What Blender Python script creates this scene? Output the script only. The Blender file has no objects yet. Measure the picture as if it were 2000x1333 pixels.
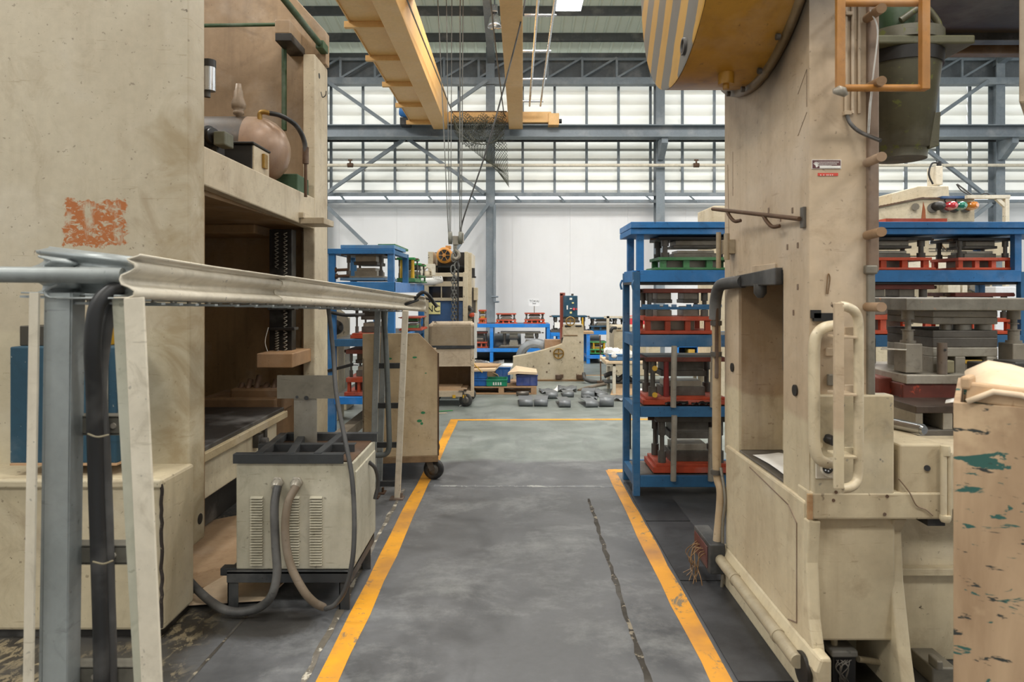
import bpy, math, random
from mathutils import Vector, Matrix
random.seed(7)
SC = bpy.context.scene
COL = SC.collection
R = math.radians

# ---------------------------------------------------------------- camera, world, light, exposure
F, CX, CY, H = 1333.0, 1004.0, 571.0, 1.5
cam = bpy.data.cameras.new('camera')
cam.sensor_width = 36.0
cam.lens = F / 2000.0 * 36.0
cam.shift_x = -(CX - 1000.0) / 2000.0
cam.shift_y = -(666.5 - CY) / 2000.0
cam.clip_end = 200
cam.dof.use_dof = True
cam.dof.focus_distance = 6.0
cam.dof.aperture_fstop = 5.6
co = bpy.data.objects.new('camera', cam)
co.location = (0, 0, H)
co.rotation_euler = (R(90), 0, 0)
COL.objects.link(co)
SC.camera = co
SC.view_settings.view_transform = 'Standard'
SC.view_settings.look = 'None'
SC.view_settings.gamma = 1
SC.view_settings.use_curve_mapping = False
SC.view_settings.exposure = 0.0
w = bpy.data.worlds.new('overcast_sky')
SC.world = w
w.use_nodes = True
bg = w.node_tree.nodes['Background']
bg.inputs[0].default_value = (0.93, 0.98, 1.0, 1)
bg.inputs[1].default_value = 1.6
SC.cycles.max_bounces = 8
SC.cycles.diffuse_bounces = 5
SC.cycles.use_denoising = True

def area(name, loc, sx, sy, power, col=(1, .97, .92), rot=(0, 0, 0)):
    l = bpy.data.lights.new(name, 'AREA')
    l.shape = 'RECTANGLE'; l.size = sx; l.size_y = sy; l.energy = power; l.color = col
    o = bpy.data.objects.new(name, l)
    o.location = loc; o.rotation_euler = rot
    COL.objects.link(o)
    return o
# rows of added area lights under the roof, without fixtures, to light the hall
for ly, lz in ((-3.0, 7.4), (1.8, 7.6), (6.4, 7.6), (11.2, 6.95)):
    for lx in (-6.0, 0.75, 7.0):
        area('fill_area', (lx, ly, lz), 2.4, 1.2, 285)

# ---------------------------------------------------------------- helpers
def X(px, d): return (px - CX) * d / F
def Z(py, d): return H - (py - CY) * d / F
def P(px, py, d): return Vector((X(px, d), d, Z(py, d)))
def srgb(h):
    h = h.lstrip('#')
    out = []
    for i in (0, 2, 4):
        c = int(h[i:i + 2], 16) / 255.0
        out.append(c / 12.92 if c <= .04045 else ((c + .055) / 1.055) ** 2.4)
    return (*out, 1)

class NT:
    """small helper around a material node tree"""
    def __init__(s, name):
        s.m = bpy.data.materials.new(name); s.m.use_nodes = True
        s.t = s.m.node_tree; s.t.nodes.clear()
        s.out = s.n('ShaderNodeOutputMaterial')
    def n(s, typ, **kw):
        x = s.t.nodes.new(typ)
        for k, v in kw.items(): setattr(x, k, v)
        return x
    def l(s, a, b): s.t.links.new(a, b)
    def put(s, sock, v):
        if hasattr(v, 'is_output') or isinstance(v, bpy.types.NodeSocket): s.l(v, sock)
        else: sock.default_value = v
    def math(s, op, a, b=0.0, c=None, clamp=False):
        x = s.n('ShaderNodeMath', operation=op, use_clamp=clamp)
        s.put(x.inputs[0], a); s.put(x.inputs[1], b)
        if c is not None: s.put(x.inputs[2], c)
        return x.outputs[0]
    def mix(s, f, a, b, mode='MIX'):
        x = s.n('ShaderNodeMix', data_type='RGBA', blend_type=mode)
        s.put(x.inputs[0], f); s.put(x.inputs[6], a); s.put(x.inputs[7], b)
        return x.outputs[2]
    def rng(s, v, a, b, c=0.0, d=1.0):
        x = s.n('ShaderNodeMapRange')
        s.put(x.inputs[0], v)
        for i, k in enumerate((a, b, c, d)): x.inputs[i + 1].default_value = k
        return x.outputs[0]
    def noise(s, vec, scale, detail=5, rough=.6, dist=0.0):
        x = s.n('ShaderNodeTexNoise')
        s.l(vec, x.inputs['Vector'])
        x.inputs['Scale'].default_value = scale; x.inputs['Detail'].default_value = detail
        x.inputs['Roughness'].default_value = rough; x.inputs['Distortion'].default_value = dist
        return x.outputs[0]
    def scalev(s, vec, k):
        x = s.n('ShaderNodeMapping'); s.l(vec, x.inputs[0]); x.inputs[3].default_value = k
        return x.outputs[0]
    def objvec(s):
        tc = s.n('ShaderNodeTexCoord'); oi = s.n('ShaderNodeObjectInfo')
        a = s.n('ShaderNodeVectorMath', operation='ADD')
        m = s.math('MULTIPLY', oi.outputs['Random'], 23.0)
        s.l(tc.outputs['Object'], a.inputs[0]); s.l(m, a.inputs[1])
        return a.outputs[0]
    def pos(s):
        g = s.n('ShaderNodeNewGeometry'); x = s.n('ShaderNodeSeparateXYZ')
        s.l(g.outputs['Position'], x.inputs[0])
        return g.outputs['Position'], x.outputs[0], x.outputs[1], x.outputs[2]
    def bsdf(s, col, rough=.5, metal=0.0, bump=None, bstr=.2, bdist=.004):
        b = s.n('ShaderNodeBsdfPrincipled')
        s.put(b.inputs['Base Color'], col); s.put(b.inputs['Roughness'], rough); s.put(b.inputs['Metallic'], metal)
        if bump is not None:
            u = s.n('ShaderNodeBump'); u.inputs['Strength'].default_value = bstr; u.inputs['Distance'].default_value = bdist
            s.l(bump, u.inputs['Height']); s.l(u.outputs[0], b.inputs['Normal'])
        s.l(b.outputs[0], s.out.inputs[0])
        return b

def paint(name, col, dirt='5a4632', amt=.35, scale=1.6, rough=.5, metal=0.0, chip=None, chipa=.66,
          streak=.3, bump=.12, zsplit=None, low=None, extra=None, world=False, wear=.6, fine=.84):
    t = NT(name)
    pv, px_, py_, pz = t.pos()
    v = pv if world else t.objvec()
    c = srgb(col); d = srgb(dirt)
    if zsplit is not None:
        jig = t.math('MULTIPLY', t.math('SUBTRACT', t.noise(v, 2.5, 4), .5), .10)
        f = t.rng(t.math('ADD', pz, jig), zsplit - .012, zsplit + .012)
        c = t.mix(f, srgb(low), c)
    n1 = t.noise(v, scale, 6, .62, .3)
    c = t.mix(t.rng(n1, .42, .78, 0, amt), c, d)
    if streak:
        n2 = t.noise(t.scalev(v, (7, 7, .7)), 1.3, 5, .6)
        c = t.mix(t.rng(n2, .5, .8, 0, streak), c, d)
    n3 = t.noise(v, 26, 4, .6)
    c = t.mix(1.0, c, t.mix(n3, (fine, fine, fine, 1), (1.94 - fine, 1.94 - fine, 1.94 - fine, 1)), 'MULTIPLY')
    if wear:
        sm = t.noise(v, scale * 2.7, 7, .68, 1.4)
        c = t.mix(t.rng(sm, .54, .70, 0, .55 * wear), c, d)
        c = t.mix(t.rng(t.noise(v, 2.1, 5, .6), .52, .7, 0, .35 * wear), c, t.mix(.5, c, (1, .97, .92, 1)))
        hs = t.noise(t.scalev(v, (2.5, 2.5, 26)), 2.4, 4, .6, .4)
        c = t.mix(t.rng(hs, .655, .70, 0, .55 * wear), c, d)
        sp = t.noise(v, 48, 2, .5)
        c = t.mix(t.rng(sp, .70, .74, 0, .75 * wear), c, srgb(chip or dirt))
    if chip:
        n4 = t.noise(v, 11, 7, .7)
        k = chipa - .025
        c = t.mix(t.rng(n4, k, k + .025), c, srgb(chip))
    if extra: c = extra(t, c, v, (px_, py_, pz))
    rr = t.rng(n1, .3, .8, rough - .08, min(1, rough + .15))
    t.bsdf(c, rr, metal, n3 if bump else None, bump)
    return t.m

def rustpatch(t, c, v, p):
    # scraped orange primer patch with a shape of its own on the column face
    def band(q, a, b):
        n = t.math('MULTIPLY', t.math('SUBTRACT', t.noise(v, 12, 5, .7), .5), .14)
        q = t.math('ADD', q, n)
        return t.math('MULTIPLY', t.rng(q, a - .004, a + .004), t.rng(q, b - .004, b + .004, 1, 0))
    m = t.math('MULTIPLY', band(p[0], -2.125, -1.83), band(p[2], 1.725, 1.935))
    s = t.rng(t.noise(t.scalev(v, (1, 1, 1.7)), 30, 5, .66, .7), .40, .49)
    s = t.math('MULTIPLY', s, t.rng(t.noise(t.scalev(v, (1, 1, .35)), 13, 4, .6), .35, .45))
    c = t.mix(t.math('MULTIPLY', m, s), c, srgb('a8622e'))
    # brown grease ghosts
    g = t.noise(v, 3.2, 7, .6, 1.6)
    r = t.math('MULTIPLY', t.rng(p[0], -1.9, -1.62), t.rng(p[2], 2.7, 2.3))
    return t.mix(t.rng(t.math('MULTIPLY', g, r), .30, .62, 0, .8), c, srgb('94815f'))

CREAM = paint('cream_press_paint', 'c9bba1', '7a5f40', .42, 1.3, .45, chip='4a3826', chipa=.70, streak=.38, zsplit=1.30, low='cdc2a6')
CREAMF = paint('cream_press_front_paint', 'beb39c', '86704f', .28, 1.1, .45, chip='4a3826', chipa=.73, streak=.22, zsplit=1.32, low='c6bca2', extra=rustpatch)
CREAMR = paint('cream_right_press_paint', 'c3b39d', '80664a', .42, 1.4, .42, chip='453526', chipa=.70, streak=.4, zsplit=1.02, low='cdc0a2')
def soot_shade(t, c, v, p):
    # black grease plus painted-in shade on the column round the flywheel guard rim
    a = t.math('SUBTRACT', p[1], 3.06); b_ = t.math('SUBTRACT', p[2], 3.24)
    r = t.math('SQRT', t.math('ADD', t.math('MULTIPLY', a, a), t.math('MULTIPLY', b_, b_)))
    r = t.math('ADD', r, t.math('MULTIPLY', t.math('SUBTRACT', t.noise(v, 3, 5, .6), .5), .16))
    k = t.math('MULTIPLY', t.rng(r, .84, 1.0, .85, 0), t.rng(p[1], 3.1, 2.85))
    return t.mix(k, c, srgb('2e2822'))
CREAMR = paint('cream_right_press_column', 'bfab90', '80664a', .42, 1.4, .42, chip='453526', chipa=.70, streak=.4, zsplit=1.02, low='cdc0a2', extra=soot_shade)  # upper cream darkened to carry the shade of the flywheel drum
CREAMC = paint('cream_cart_paint', 'c7b59c', '6e5436', .45, 2.2, .55, chip='40301f', chipa=.665, streak=.25)
CREAML = paint('cream_trough_paint', 'dad1be', '7d7058', .3, 3.0, .42, chip='575a58', chipa=.68, streak=.25)
CREAMW = paint('cream_cabinet_paint', 'bbb5a1', '6d6248', .35, 2.2, .5, chip='3a3226', chipa=.71, streak=.35)
CREAMM = paint('cream_machine_paint', 'c5b89e', '6c5a3c', .35, 1.6, .5, chip='403424', chipa=.665, streak=.2)
BROWNC = paint('grimy_inner_paint', 'a08058', '4d3a24', .5, 1.4, .55, streak=.5, chip='2b2018', chipa=.72)
BROWNU = paint('oily_upper_paint', 'a58a6a', '54412e', .55, 1.2, .5, streak=.4)
TAN = paint('tan_brown_strip_paint', '7f6a58', '4c3d30', .5, 2.0, .55)
GREYM = paint('scuffed_grey_metal', '8b8578', '4e4a44', .5, 3.0, .45, .5)
BLUE = paint('blue_rack_paint', '2c76b6', '1b3350', .35, 2.0, .55, chip='16263a', chipa=.70, streak=.2)
BLUED = paint('blue_rack_paint_dull', '2f6692', '1d2f44', .45, 2.0, .58, chip='15202e', chipa=.68, streak=.3)
BLUEB = paint('bright_blue_rack_paint', '1f7fd6', '1c4a80', .25, 1.5, .45)
TEALB = paint('blue_box_paint', '24495c', '16303c', .4, 2.5, .7, chip='b7b7a8', chipa=.735, streak=.1)
NAVY = paint('navy_cabinet_paint', '31517a', '20324c', .3, 1.5, .5)
TEALD = paint('dark_teal_paint', '1c4a62', '122c3a', .3, 2, .45)
GALV = paint('galvanised_steel', '9da3a3', '5d605c', .5, 2.6, .42, .3, chip='3c3c38', chipa=.70)
STEELB = paint('blue_grey_structural_steel', '7b858d', '565b5e', .4, .8, .55, streak=.2)
STEELK = paint('dark_grey_angle_iron', '3b3d3f', '201f1e', .5, 3, .5, .2)
STEELD = paint('dark_die_steel', '5f5a53', '2a2520', .6, 4, .45, .25, bump=.2)
STEELM = paint('mid_die_steel', '8d8679', '453d34', .55, 4, .42, .25, bump=.2)
STEELL = paint('light_worn_steel', 'a9a396', '5f5143', .5, 4, .4, .3)
SHEET = paint('bare_sheet_steel', '808487', '74777a', .3, 2, .46, .5, streak=.1, wear=.25, fine=.92)
SHINY = paint('polished_bar_steel', 'b4b6b8', '5a5752', .3, 3, .2, .95, streak=.1)
RUSTY = paint('rusty_brown_steel', '5f4632', '2c2018', .6, 4, .65, .2)
RED = paint('red_orange_die_paint', 'b8482a', '4d2a1c', .45, 3, .5, chip='4a3a30', chipa=.68)
REDB = paint('bright_orange_die_paint', 'd4532c', '70301c', .3, 3, .5)
REDM = paint('maroon_die_paint', '7c3a2c', '3c221a', .5, 3, .5, chip='3a2e28', chipa=.68)
GREEN = paint('green_die_paint', '3f7a4a', '24412b', .4, 3, .5, chip='23301f', chipa=.70)
GREENB = paint('bright_green_paint', '3f9a54', '2a5a36', .3, 3, .5)
GREEND = paint('dark_green_machine_paint', '3c5636', '20291a', .5, 2, .5)
YEL = paint('yellow_stop_paint', 'cfa327', '70551a', .4, 4, .5)
CRANE = paint('yellow_crane_paint', 'dcae6c', 'a87c48', .3, .5, .5, streak=.12, wear=.25)
GUARDY = paint('ochre_guard_paint', 'bc8a2e', '6a4a26', .45, 1.6, .38, chip='503c26', chipa=.72, streak=.35)
LADDER = paint('orange_rail_paint', 'b07a3a', '6b4a2c', .4, 4, .45, chip='4f4434', chipa=.68)
BLACK = paint('black_rubber', '1d1d1e', '0e0e0e', .3, 3, .5)
HOSE = paint('dark_grey_hose_rubber', '3e3d3c', '242322', .4, 3, .5)
HOSEB = paint('dusty_tan_hose_rubber', '7b6d5c', '4a3f33', .4, 3, .55)
DARK = paint('oily_black_steel', '24211e', '100e0c', .4, 2, .45)
MOSS = paint('mossy_dark_ram_paint', '5a5640', '2b281f', .6, 2.2, .5, chip='6a6e38', chipa=.62, streak=.5)
CROWN = paint('brown_crown_paint', '45392c', '1c1712', .6, 1.4, .5, streak=.4)
OCHRE = paint('ochre_brown_beam_paint', '7a5c38', '42301f', .5, 1.6, .5)
WOOD = paint('pale_pallet_wood', 'b89470', '7d5a39', .4, 3, .7, streak=.0)
CARD = paint('brown_cardboard', 'c2a380', '8f6d49', .3, 2, .8, streak=0)
CARDL = paint('light_cardboard', 'dcc4a4', 'b09070', .25, 2, .8, streak=0)
CRATEB = paint('blue_crate_plastic', '1d63b0', '16406f', .2, 3, .4)
CRATEN = paint('indigo_crate_plastic', '3b4f92', '2a3868', .2, 3, .4)
CRATEG = paint('green_crate_plastic', '128a66', '0e5a44', .2, 3, .4)
CRATEP = paint('grey_blue_tray_plastic', '4e7ba6', '36567a', .2, 3, .4)
WHITEP = paint('white_paper', 'ecebe6', 'c9c6bd', .2, 2, .8, streak=0)
WHITER = paint('white_rag_cloth', 'dcdcd8', 'a9a7a2', .3, 5, .9, streak=0)
SIGNY = paint('pale_yellow_sign', 'e6dd96', 'c7bb74', .2, 3, .6, streak=0)
SIGNW = paint('white_sign_card', 'e4e6ea', 'c4c6cc', .2, 3, .6, streak=0)
INK = paint('black_ink', '20201f', '101010', .1, 3, .6, streak=0)
INKG = paint('grey_ink', '55565a', '3a3a3c', .1, 3, .6, streak=0)
MAROON = paint('maroon_sticker_print', '5d3234', '472527', .2, 6, .4, streak=0)
REDS = paint('red_sticker_print', 'd3422f', 'b03524', .2, 6, .4, streak=0)
PINK = paint('red_panel_plastic', 'd84048', 'a82e34', .2, 3, .4)
BRASS = paint('worn_brass_wheel', '9c7a3c', '5c4522', .4, 5, .4, .6)
NETM = paint('dark_green_net_cord', '54574c', '34352e', .3, 5, .8, streak=0)
ROPE = paint('wire_rope_steel', '6c6c68', '3c3a36', .3, 5, .5, .4, streak=0)
ALU = paint('aluminium_reflector', 'c9ccd0', '9a9da2', .2, 4, .25, .9, streak=0)
CEMENT = paint('mossy_green_concrete', '3f5a40', '2c3a2a', .4, 4, .7)

def glassy(name, col, rough=.15):
    t = NT(name); b = t.bsdf(srgb(col), rough)
    b.inputs['Transmission Weight'].default_value = .35
    return t.m
def lamp(name, col, strength):
    t = NT(name); e = t.n('ShaderNodeEmission'); e.inputs[0].default_value = col; e.inputs[1].default_value = strength
    t.l(e.outputs[0], t.out.inputs[0]); return t.m
LAMPW = lamp('lit_led_panel', (1, 1, 1, 1), 6.0)
LR, LG, LA = glassy('red_lamp_lens', 'c83440'), glassy('green_lamp_lens', '12806a'), glassy('amber_lamp_lens', 'd8832a')
GLASSD = glassy('dark_window_glass', '2c2622', .1)
def film():
    t = NT('clear_plastic_film')
    a = t.n('ShaderNodeBsdfTransparent'); b = t.n('ShaderNodeBsdfGlossy'); b.inputs[1].default_value = .15
    m = t.n('ShaderNodeMixShader'); m.inputs[0].default_value = .35
    t.l(a.outputs[0], m.inputs[1]); t.l(b.outputs[0], m.inputs[2]); t.l(m.outputs[0], t.out.inputs[0]); return t.m
FILM = film()
def translucent(name, col, dirt, tr, amt=.3, sc=.7):
    t = NT(name)
    pv, *_ = t.pos()
    n = t.noise(t.scalev(pv, (1, 1, 2.5)), sc, 6, .6)
    c = t.mix(t.rng(n, .45, .8, 0, amt), srgb(col), srgb(dirt))
    a = t.n('ShaderNodeBsdfDiffuse'); b = t.n('ShaderNodeBsdfTranslucent'); m = t.n('ShaderNodeMixShader')
    t.l(c, a.inputs[0]); t.l(c, b.inputs[0]); m.inputs[0].default_value = tr
    t.l(a.outputs[0], m.inputs[1]); t.l(b.outputs[0], m.inputs[2]); t.l(m.outputs[0], t.out.inputs[0])
    return t.m
SLAT = translucent('translucent_louver_fibreglass', 'fcfbf7', 'e2dfd4', .62)
ROOFM = translucent('grey_green_roof_sheet', 'a4a898', '84887a', .30, .4, .5)
WALLW = paint('white_wall_sheet', 'e9eaec', 'c9c9c8', .22, .7, .55, streak=.10, world=True, wear=.06, fine=.965)

def stripes():
    t = NT('yellow_grey_hazard_stripes')
    pv, px_, py_, pz = t.pos()
    n = t.math('MULTIPLY', t.noise(pv, 6, 3), .05)
    q = t.math('ADD', t.math('ADD', py_, t.math('MULTIPLY', pz, .78)), n)
    s = t.math('FRACT', t.math('DIVIDE', t.math('SUBTRACT', q, 5.755), .37))
    f = t.math('MULTIPLY', t.rng(s, .22, .25), t.rng(s, .75, .78, 1, 0))
    c = t.mix(f, srgb('c99a44'), srgb('77736c'))
    d = t.noise(pv, 3, 6, .65)
    c = t.mix(t.rng(d, .5, .8, 0, .45), c, srgb('6a5236'))
    t.bsdf(c, .45); return t.m
STRIPE = stripes()
def hazard():
    t = NT('yellow_black_worn_block')
    v = t.objvec(); n = t.noise(v, 7, 5, .6)
    x = t.n('ShaderNodeSeparateXYZ'); tc = t.n('ShaderNodeTexCoord'); t.l(tc.outputs['Object'], x.inputs[0])
    s = t.math('FRACT', t.math('ADD', t.math('MULTIPLY', x.outputs[0], 4.4), .35))
    c = t.mix(t.rng(t.math('ADD', s, t.math('MULTIPLY', n, .5)), .62, .68), srgb('c89818'), srgb('3b362c'))
    t.bsdf(c, .6); return t.m
HAZ = hazard()

def floor_mat():
    t = NT('painted_concrete_floor')
    pv, x, y, z = t.pos()
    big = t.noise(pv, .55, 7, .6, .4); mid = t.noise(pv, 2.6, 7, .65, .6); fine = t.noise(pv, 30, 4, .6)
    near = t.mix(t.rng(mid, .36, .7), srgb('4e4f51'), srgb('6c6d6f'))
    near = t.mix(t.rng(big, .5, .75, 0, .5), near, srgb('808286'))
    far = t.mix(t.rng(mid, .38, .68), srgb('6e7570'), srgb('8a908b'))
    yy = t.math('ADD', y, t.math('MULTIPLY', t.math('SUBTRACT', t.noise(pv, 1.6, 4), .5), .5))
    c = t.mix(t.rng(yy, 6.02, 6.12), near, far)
    # pale scuffs
    sc = t.noise(t.scalev(pv, (1.0, 1.3, 1)), 1.5, 10, .76, .25)
    c = t.mix(t.math('MULTIPLY', t.rng(sc, .50, .72), .46), c, srgb('a9aba9'))
    # tyre dark
    dk = t.noise(t.scalev(pv, (2.4, .7, 1)), 1.7, 7, .65, .8)
    c = t.mix(t.rng(dk, .55, .78, 0, .5), c, srgb('47484b'))
    # flaked, oil-stained ground round the foot of the left press
    m = t.math('MULTIPLY', t.rng(t.math('ADD', x, t.math('MULTIPLY', mid, .3)), -1.1, -1.25), t.rng(y, 5.0, 4.4))
    fl = t.rng(t.noise(t.scalev(pv, (1.6, 1, 1)), 13, 7, .7, .6), .50, .57)
    gr = t.mix(fl, srgb('34302a'), srgb('84785f'))
    gr = t.mix(t.rng(t.noise(pv, 2.2, 4), .45, .6), gr, srgb('3f3d3a'))
    c = t.mix(m, c, gr)
    # oil under the power unit
    ox = t.math('SUBTRACT', x, -1.15); oy = t.math('SUBTRACT', y, 3.08)
    rr = t.math('SQRT', t.math('ADD', t.math('MULTIPLY', ox, ox), t.math('MULTIPLY', t.math('MULTIPLY', oy, oy), 4)))
    c = t.mix(t.rng(t.math('ADD', rr, t.math('MULTIPLY', mid, .35)), .50, .38, 0, .7), c, srgb('2d2820'))
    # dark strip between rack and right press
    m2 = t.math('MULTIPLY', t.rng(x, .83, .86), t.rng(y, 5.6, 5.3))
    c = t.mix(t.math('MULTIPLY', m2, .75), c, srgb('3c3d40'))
    c = t.mix(1.0, c, t.mix(fine, (.86, .86, .86, 1), (1.1, 1.1, 1.1, 1)), 'MULTIPLY')
    t.bsdf(c, t.rng(mid, .3, .7, .34, .6), 0, fine, .18, .003)
    return t.m
FLOORM = floor_mat()
def linem(name, col, worn, a=.60, fade='a9783e', fa=.75):
    t = NT(name); pv, *_ = t.pos()
    n = t.noise(t.scalev(pv, (1, .55, 1)), 9, 8, .7, .5)
    n2 = t.noise(pv, 2.2, 4)
    c = t.mix(t.rng(n, a, a + .05), srgb(col), srgb(worn))
    c = t.mix(t.rng(n2, .42, .66, 0, fa), c, srgb(fade))
    c = t.mix(t.rng(t.noise(t.scalev(pv, (1, 3, 1)), 14, 6, .7), .60, .66, 0, .8), c, srgb(worn))
    t.bsdf(c, .5); return t.m
LINEM = linem('worn_yellow_floor_paint', 'e6a022', '7d705a')
LINEW = linem('worn_white_floor_paint', 'a9aaa6', '6e7073', .46, '6e7073', .95)
LINEF = linem('faded_yellow_floor_paint', 'd9972f', '7d705a', .57, '9c7048', .9)
def checker():
    t = NT('steel_checker_plate'); pv, *_ = t.pos()
    w1 = t.n('ShaderNodeTexChecker'); w1.inputs['Scale'].default_value = 34
    m = t.n('ShaderNodeMapping'); m.inputs[2].default_value = (0, 0, R(45)); t.l(pv, m.inputs[0]); t.l(m.outputs[0], w1.inputs[0])
    n = t.noise(pv, 4, 6, .65)
    c = t.mix(t.rng(n, .35, .7), srgb('3b3b3d'), srgb('56575a'))
    t.bsdf(c, .45, .5, w1.outputs[1], .5, .004); return t.m
CHECK = checker()
def crate_ply():
    t = NT('paint_splashed_plywood'); v = t.objvec()
    g = t.noise(t.scalev(v, (3, 3, .8)), 2.2, 7, .6, .6)
    c = t.mix(t.rng(g, .35, .7), srgb('b89c7c'), srgb('93775a'))
    k = t.noise(v, 4, 5, .6)
    c = t.mix(t.rng(k, .62, .72, 0, .6), c, srgb('d2b793'))
    s = t.noise(t.scalev(v, (1.4, 1.4, 4.2)), 5.5, 5, .6, .5)
    c = t.mix(t.rng(s, .585, .605), c, srgb('2f5a52'))
    s2 = t.noise(t.scalev(v, (2, 2, 7)), 6, 4, .6, .3)
    c = t.mix(t.rng(s2, .62, .65), c, srgb('2f3330'))
    t.bsdf(c, .7, 0, g, .1); return t.m
PLY = crate_ply()

# ---------------------------------------------------------------- mesh builder
def cat(pts, n=8):
    pts = [Vector(p) for p in pts]
    if len(pts) < 3: return pts
    q = [pts[0] * 2 - pts[1]] + pts + [pts[-1] * 2 - pts[-2]]
    out = []
    for i in range(1, len(q) - 2):
        a, b, c, d = q[i - 1], q[i], q[i + 1], q[i + 2]
        for k in range(n):
            u = k / n
            out.append(.5 * ((2 * b) + (c - a) * u + (2 * a - 5 * b + 4 * c - d) * u * u + (3 * b - a - 3 * c + d) * u ** 3))
    out.append(pts[-1])
    return out

class MB:
    def __init__(s): s.v = []; s.f = []; s.sm = []
    def add(s, vs, fs, smooth=False):
        o = len(s.v)
        s.v += [tuple(p) for p in vs]
        for i, f in enumerate(fs):
            s.f.append(tuple(k + o for k in f)); s.sm.append(smooth if isinstance(smooth, bool) else smooth[i])
        return s
    def box(s, x0, x1, y0, y1, z0, z1):
        x0, x1 = min(x0, x1), max(x0, x1); y0, y1 = min(y0, y1), max(y0, y1); z0, z1 = min(z0, z1), max(z0, z1)
        return s.add([(x0, y0, z0), (x1, y0, z0), (x1, y1, z0), (x0, y1, z0), (x0, y0, z1), (x1, y0, z1), (x1, y1, z1), (x0, y1, z1)],
                     [(3, 2, 1, 0), (4, 5, 6, 7), (0, 1, 5, 4), (1, 2, 6, 5), (2, 3, 7, 6), (3, 0, 4, 7)])
    def pb(s, a, b, c, d, d0, d1):   # a real box whose near face, d0 metres away, spans the sighted extents
        return s.box(X(a, d0), X(b, d0), d0, d1, Z(d, d0), Z(c, d0))
    def prism(s, pts, axis, a, b):
        n = len(pts)
        mk = {'x': lambda p, k: (k, p[0], p[1]), 'y': lambda p, k: (p[0], k, p[1]), 'z': lambda p, k: (p[0], p[1], k)}[axis]
        vs = [mk(p, a) for p in pts] + [mk(p, b) for p in pts]
        ar = sum(pts[i][0] * pts[(i + 1) % n][1] - pts[(i + 1) % n][0] * pts[i][1] for i in range(n))
        fl = (ar > 0) ^ (axis == 'y') ^ (b < a)
        fs = [tuple(range(n - 1, -1, -1)), tuple(range(n, 2 * n))] + [(i, (i + 1) % n, n + (i + 1) % n, n + i) for i in range(n)]
        if not fl: fs = [f[::-1] for f in fs]
        return s.add(vs, fs)
    def ring(s, c, ax, r, n, ph=0.0):
        ax = Vector(ax).normalized()
        u = ax.orthogonal().normalized() if abs(ax.z) > .9 else ax.cross(Vector((0, 0, 1))).normalized()
        w_ = ax.cross(u)
        return [Vector(c) + (u * math.cos(2 * math.pi * k / n + ph) + w_ * math.sin(2 * math.pi * k / n + ph)) * r for k in range(n)]
    def lathe(s, prof, p0, ax, n=20, cap=True):
        ax = Vector(ax).normalized(); p0 = Vector(p0)
        vs = []
        for r, h in prof: vs += s.ring(p0 + ax * h, ax, max(r, 1e-4), n)
        fs, sm = [], []
        for j in range(len(prof) - 1):
            for k in range(n):
                fs.append((j * n + k, j * n + (k + 1) % n, (j + 1) * n + (k + 1) % n, (j + 1) * n + k)); sm.append(True)
        s.add(vs, fs, sm)
        if cap:
            m = len(prof) - 1
            s.add(vs[:n], [tuple(range(n - 1, -1, -1))]); s.add(vs[m * n:], [tuple(range(n))])
        return s
    def rod(s, p0, p1, r, n=12, r2=None):
        p0, p1 = Vector(p0), Vector(p1); L = (p1 - p0).length
        return s.lathe([(r, 0), (r if r2 is None else r2, L)], p0, p1 - p0, n)
    def steps(s, prof, p0, ax, n=20):  # sharp-edged stack of discs: [(r, h0, h1)]
        ax = Vector(ax).normalized()
        for r, a, b in prof: s.rod(Vector(p0) + ax * a, Vector(p0) + ax * b, r, n)
        return s
    def tube(s, pts, r, n=8, sub=6, smooth=True):
        pts = cat(pts, sub) if sub > 1 else [Vector(p) for p in pts]
        vs = []; u = None
        for i, p in enumerate(pts):
            t = (pts[min(i + 1, len(pts) - 1)] - pts[max(i - 1, 0)]).normalized()
            if u is None: u = t.orthogonal().normalized()
            u = (u - t * u.dot(t)).normalized(); w_ = t.cross(u)
            vs += [p + (u * math.cos(2 * math.pi * k / n) + w_ * math.sin(2 * math.pi * k / n)) * r for k in range(n)]
        fs = [(j * n + k, j * n + (k + 1) % n, (j + 1) * n + (k + 1) % n, (j + 1) * n + k) for j in range(len(pts) - 1) for k in range(n)]
        s.add(vs, fs, smooth)
        s.add(vs[:n], [tuple(range(n - 1, -1, -1))]); s.add(vs[-n:], [tuple(range(n))])
        return s
    def bar(s, p0, p1, a, b, up=(0, 0, 1)):
        p0, p1 = Vector(p0), Vector(p1); t = (p1 - p0).normalized()
        u = t.cross(Vector(up))
        if u.length < 1e-4: u = t.orthogonal()
        u.normalize(); w_ = u.cross(t)
        vs = [p + u * i * a / 2 + w_ * j * b / 2 for p in (p0, p1) for i, j in ((-1, -1), (1, -1), (1, 1), (-1, 1))]
        return s.add(vs, [(3, 2, 1, 0), (4, 5, 6, 7), (0, 1, 5, 4), (1, 2, 6, 5), (2, 3, 7, 6), (3, 0, 4, 7)])
    def angle(s, p0, p1, w_, t=.006, up=(0, 0, 1), side=1):  # L-section
        p0, p1 = Vector(p0), Vector(p1); d = (p1 - p0).normalized(); u = d.cross(Vector(up)).normalized() * side; v = u.cross(d).normalized() * side
        s.bar(p0 + u * w_ / 2, p1 + u * w_ / 2, w_, t, up); s.bar(p0 + v * w_ / 2, p1 + v * w_ / 2, t, w_, up); return s
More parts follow.
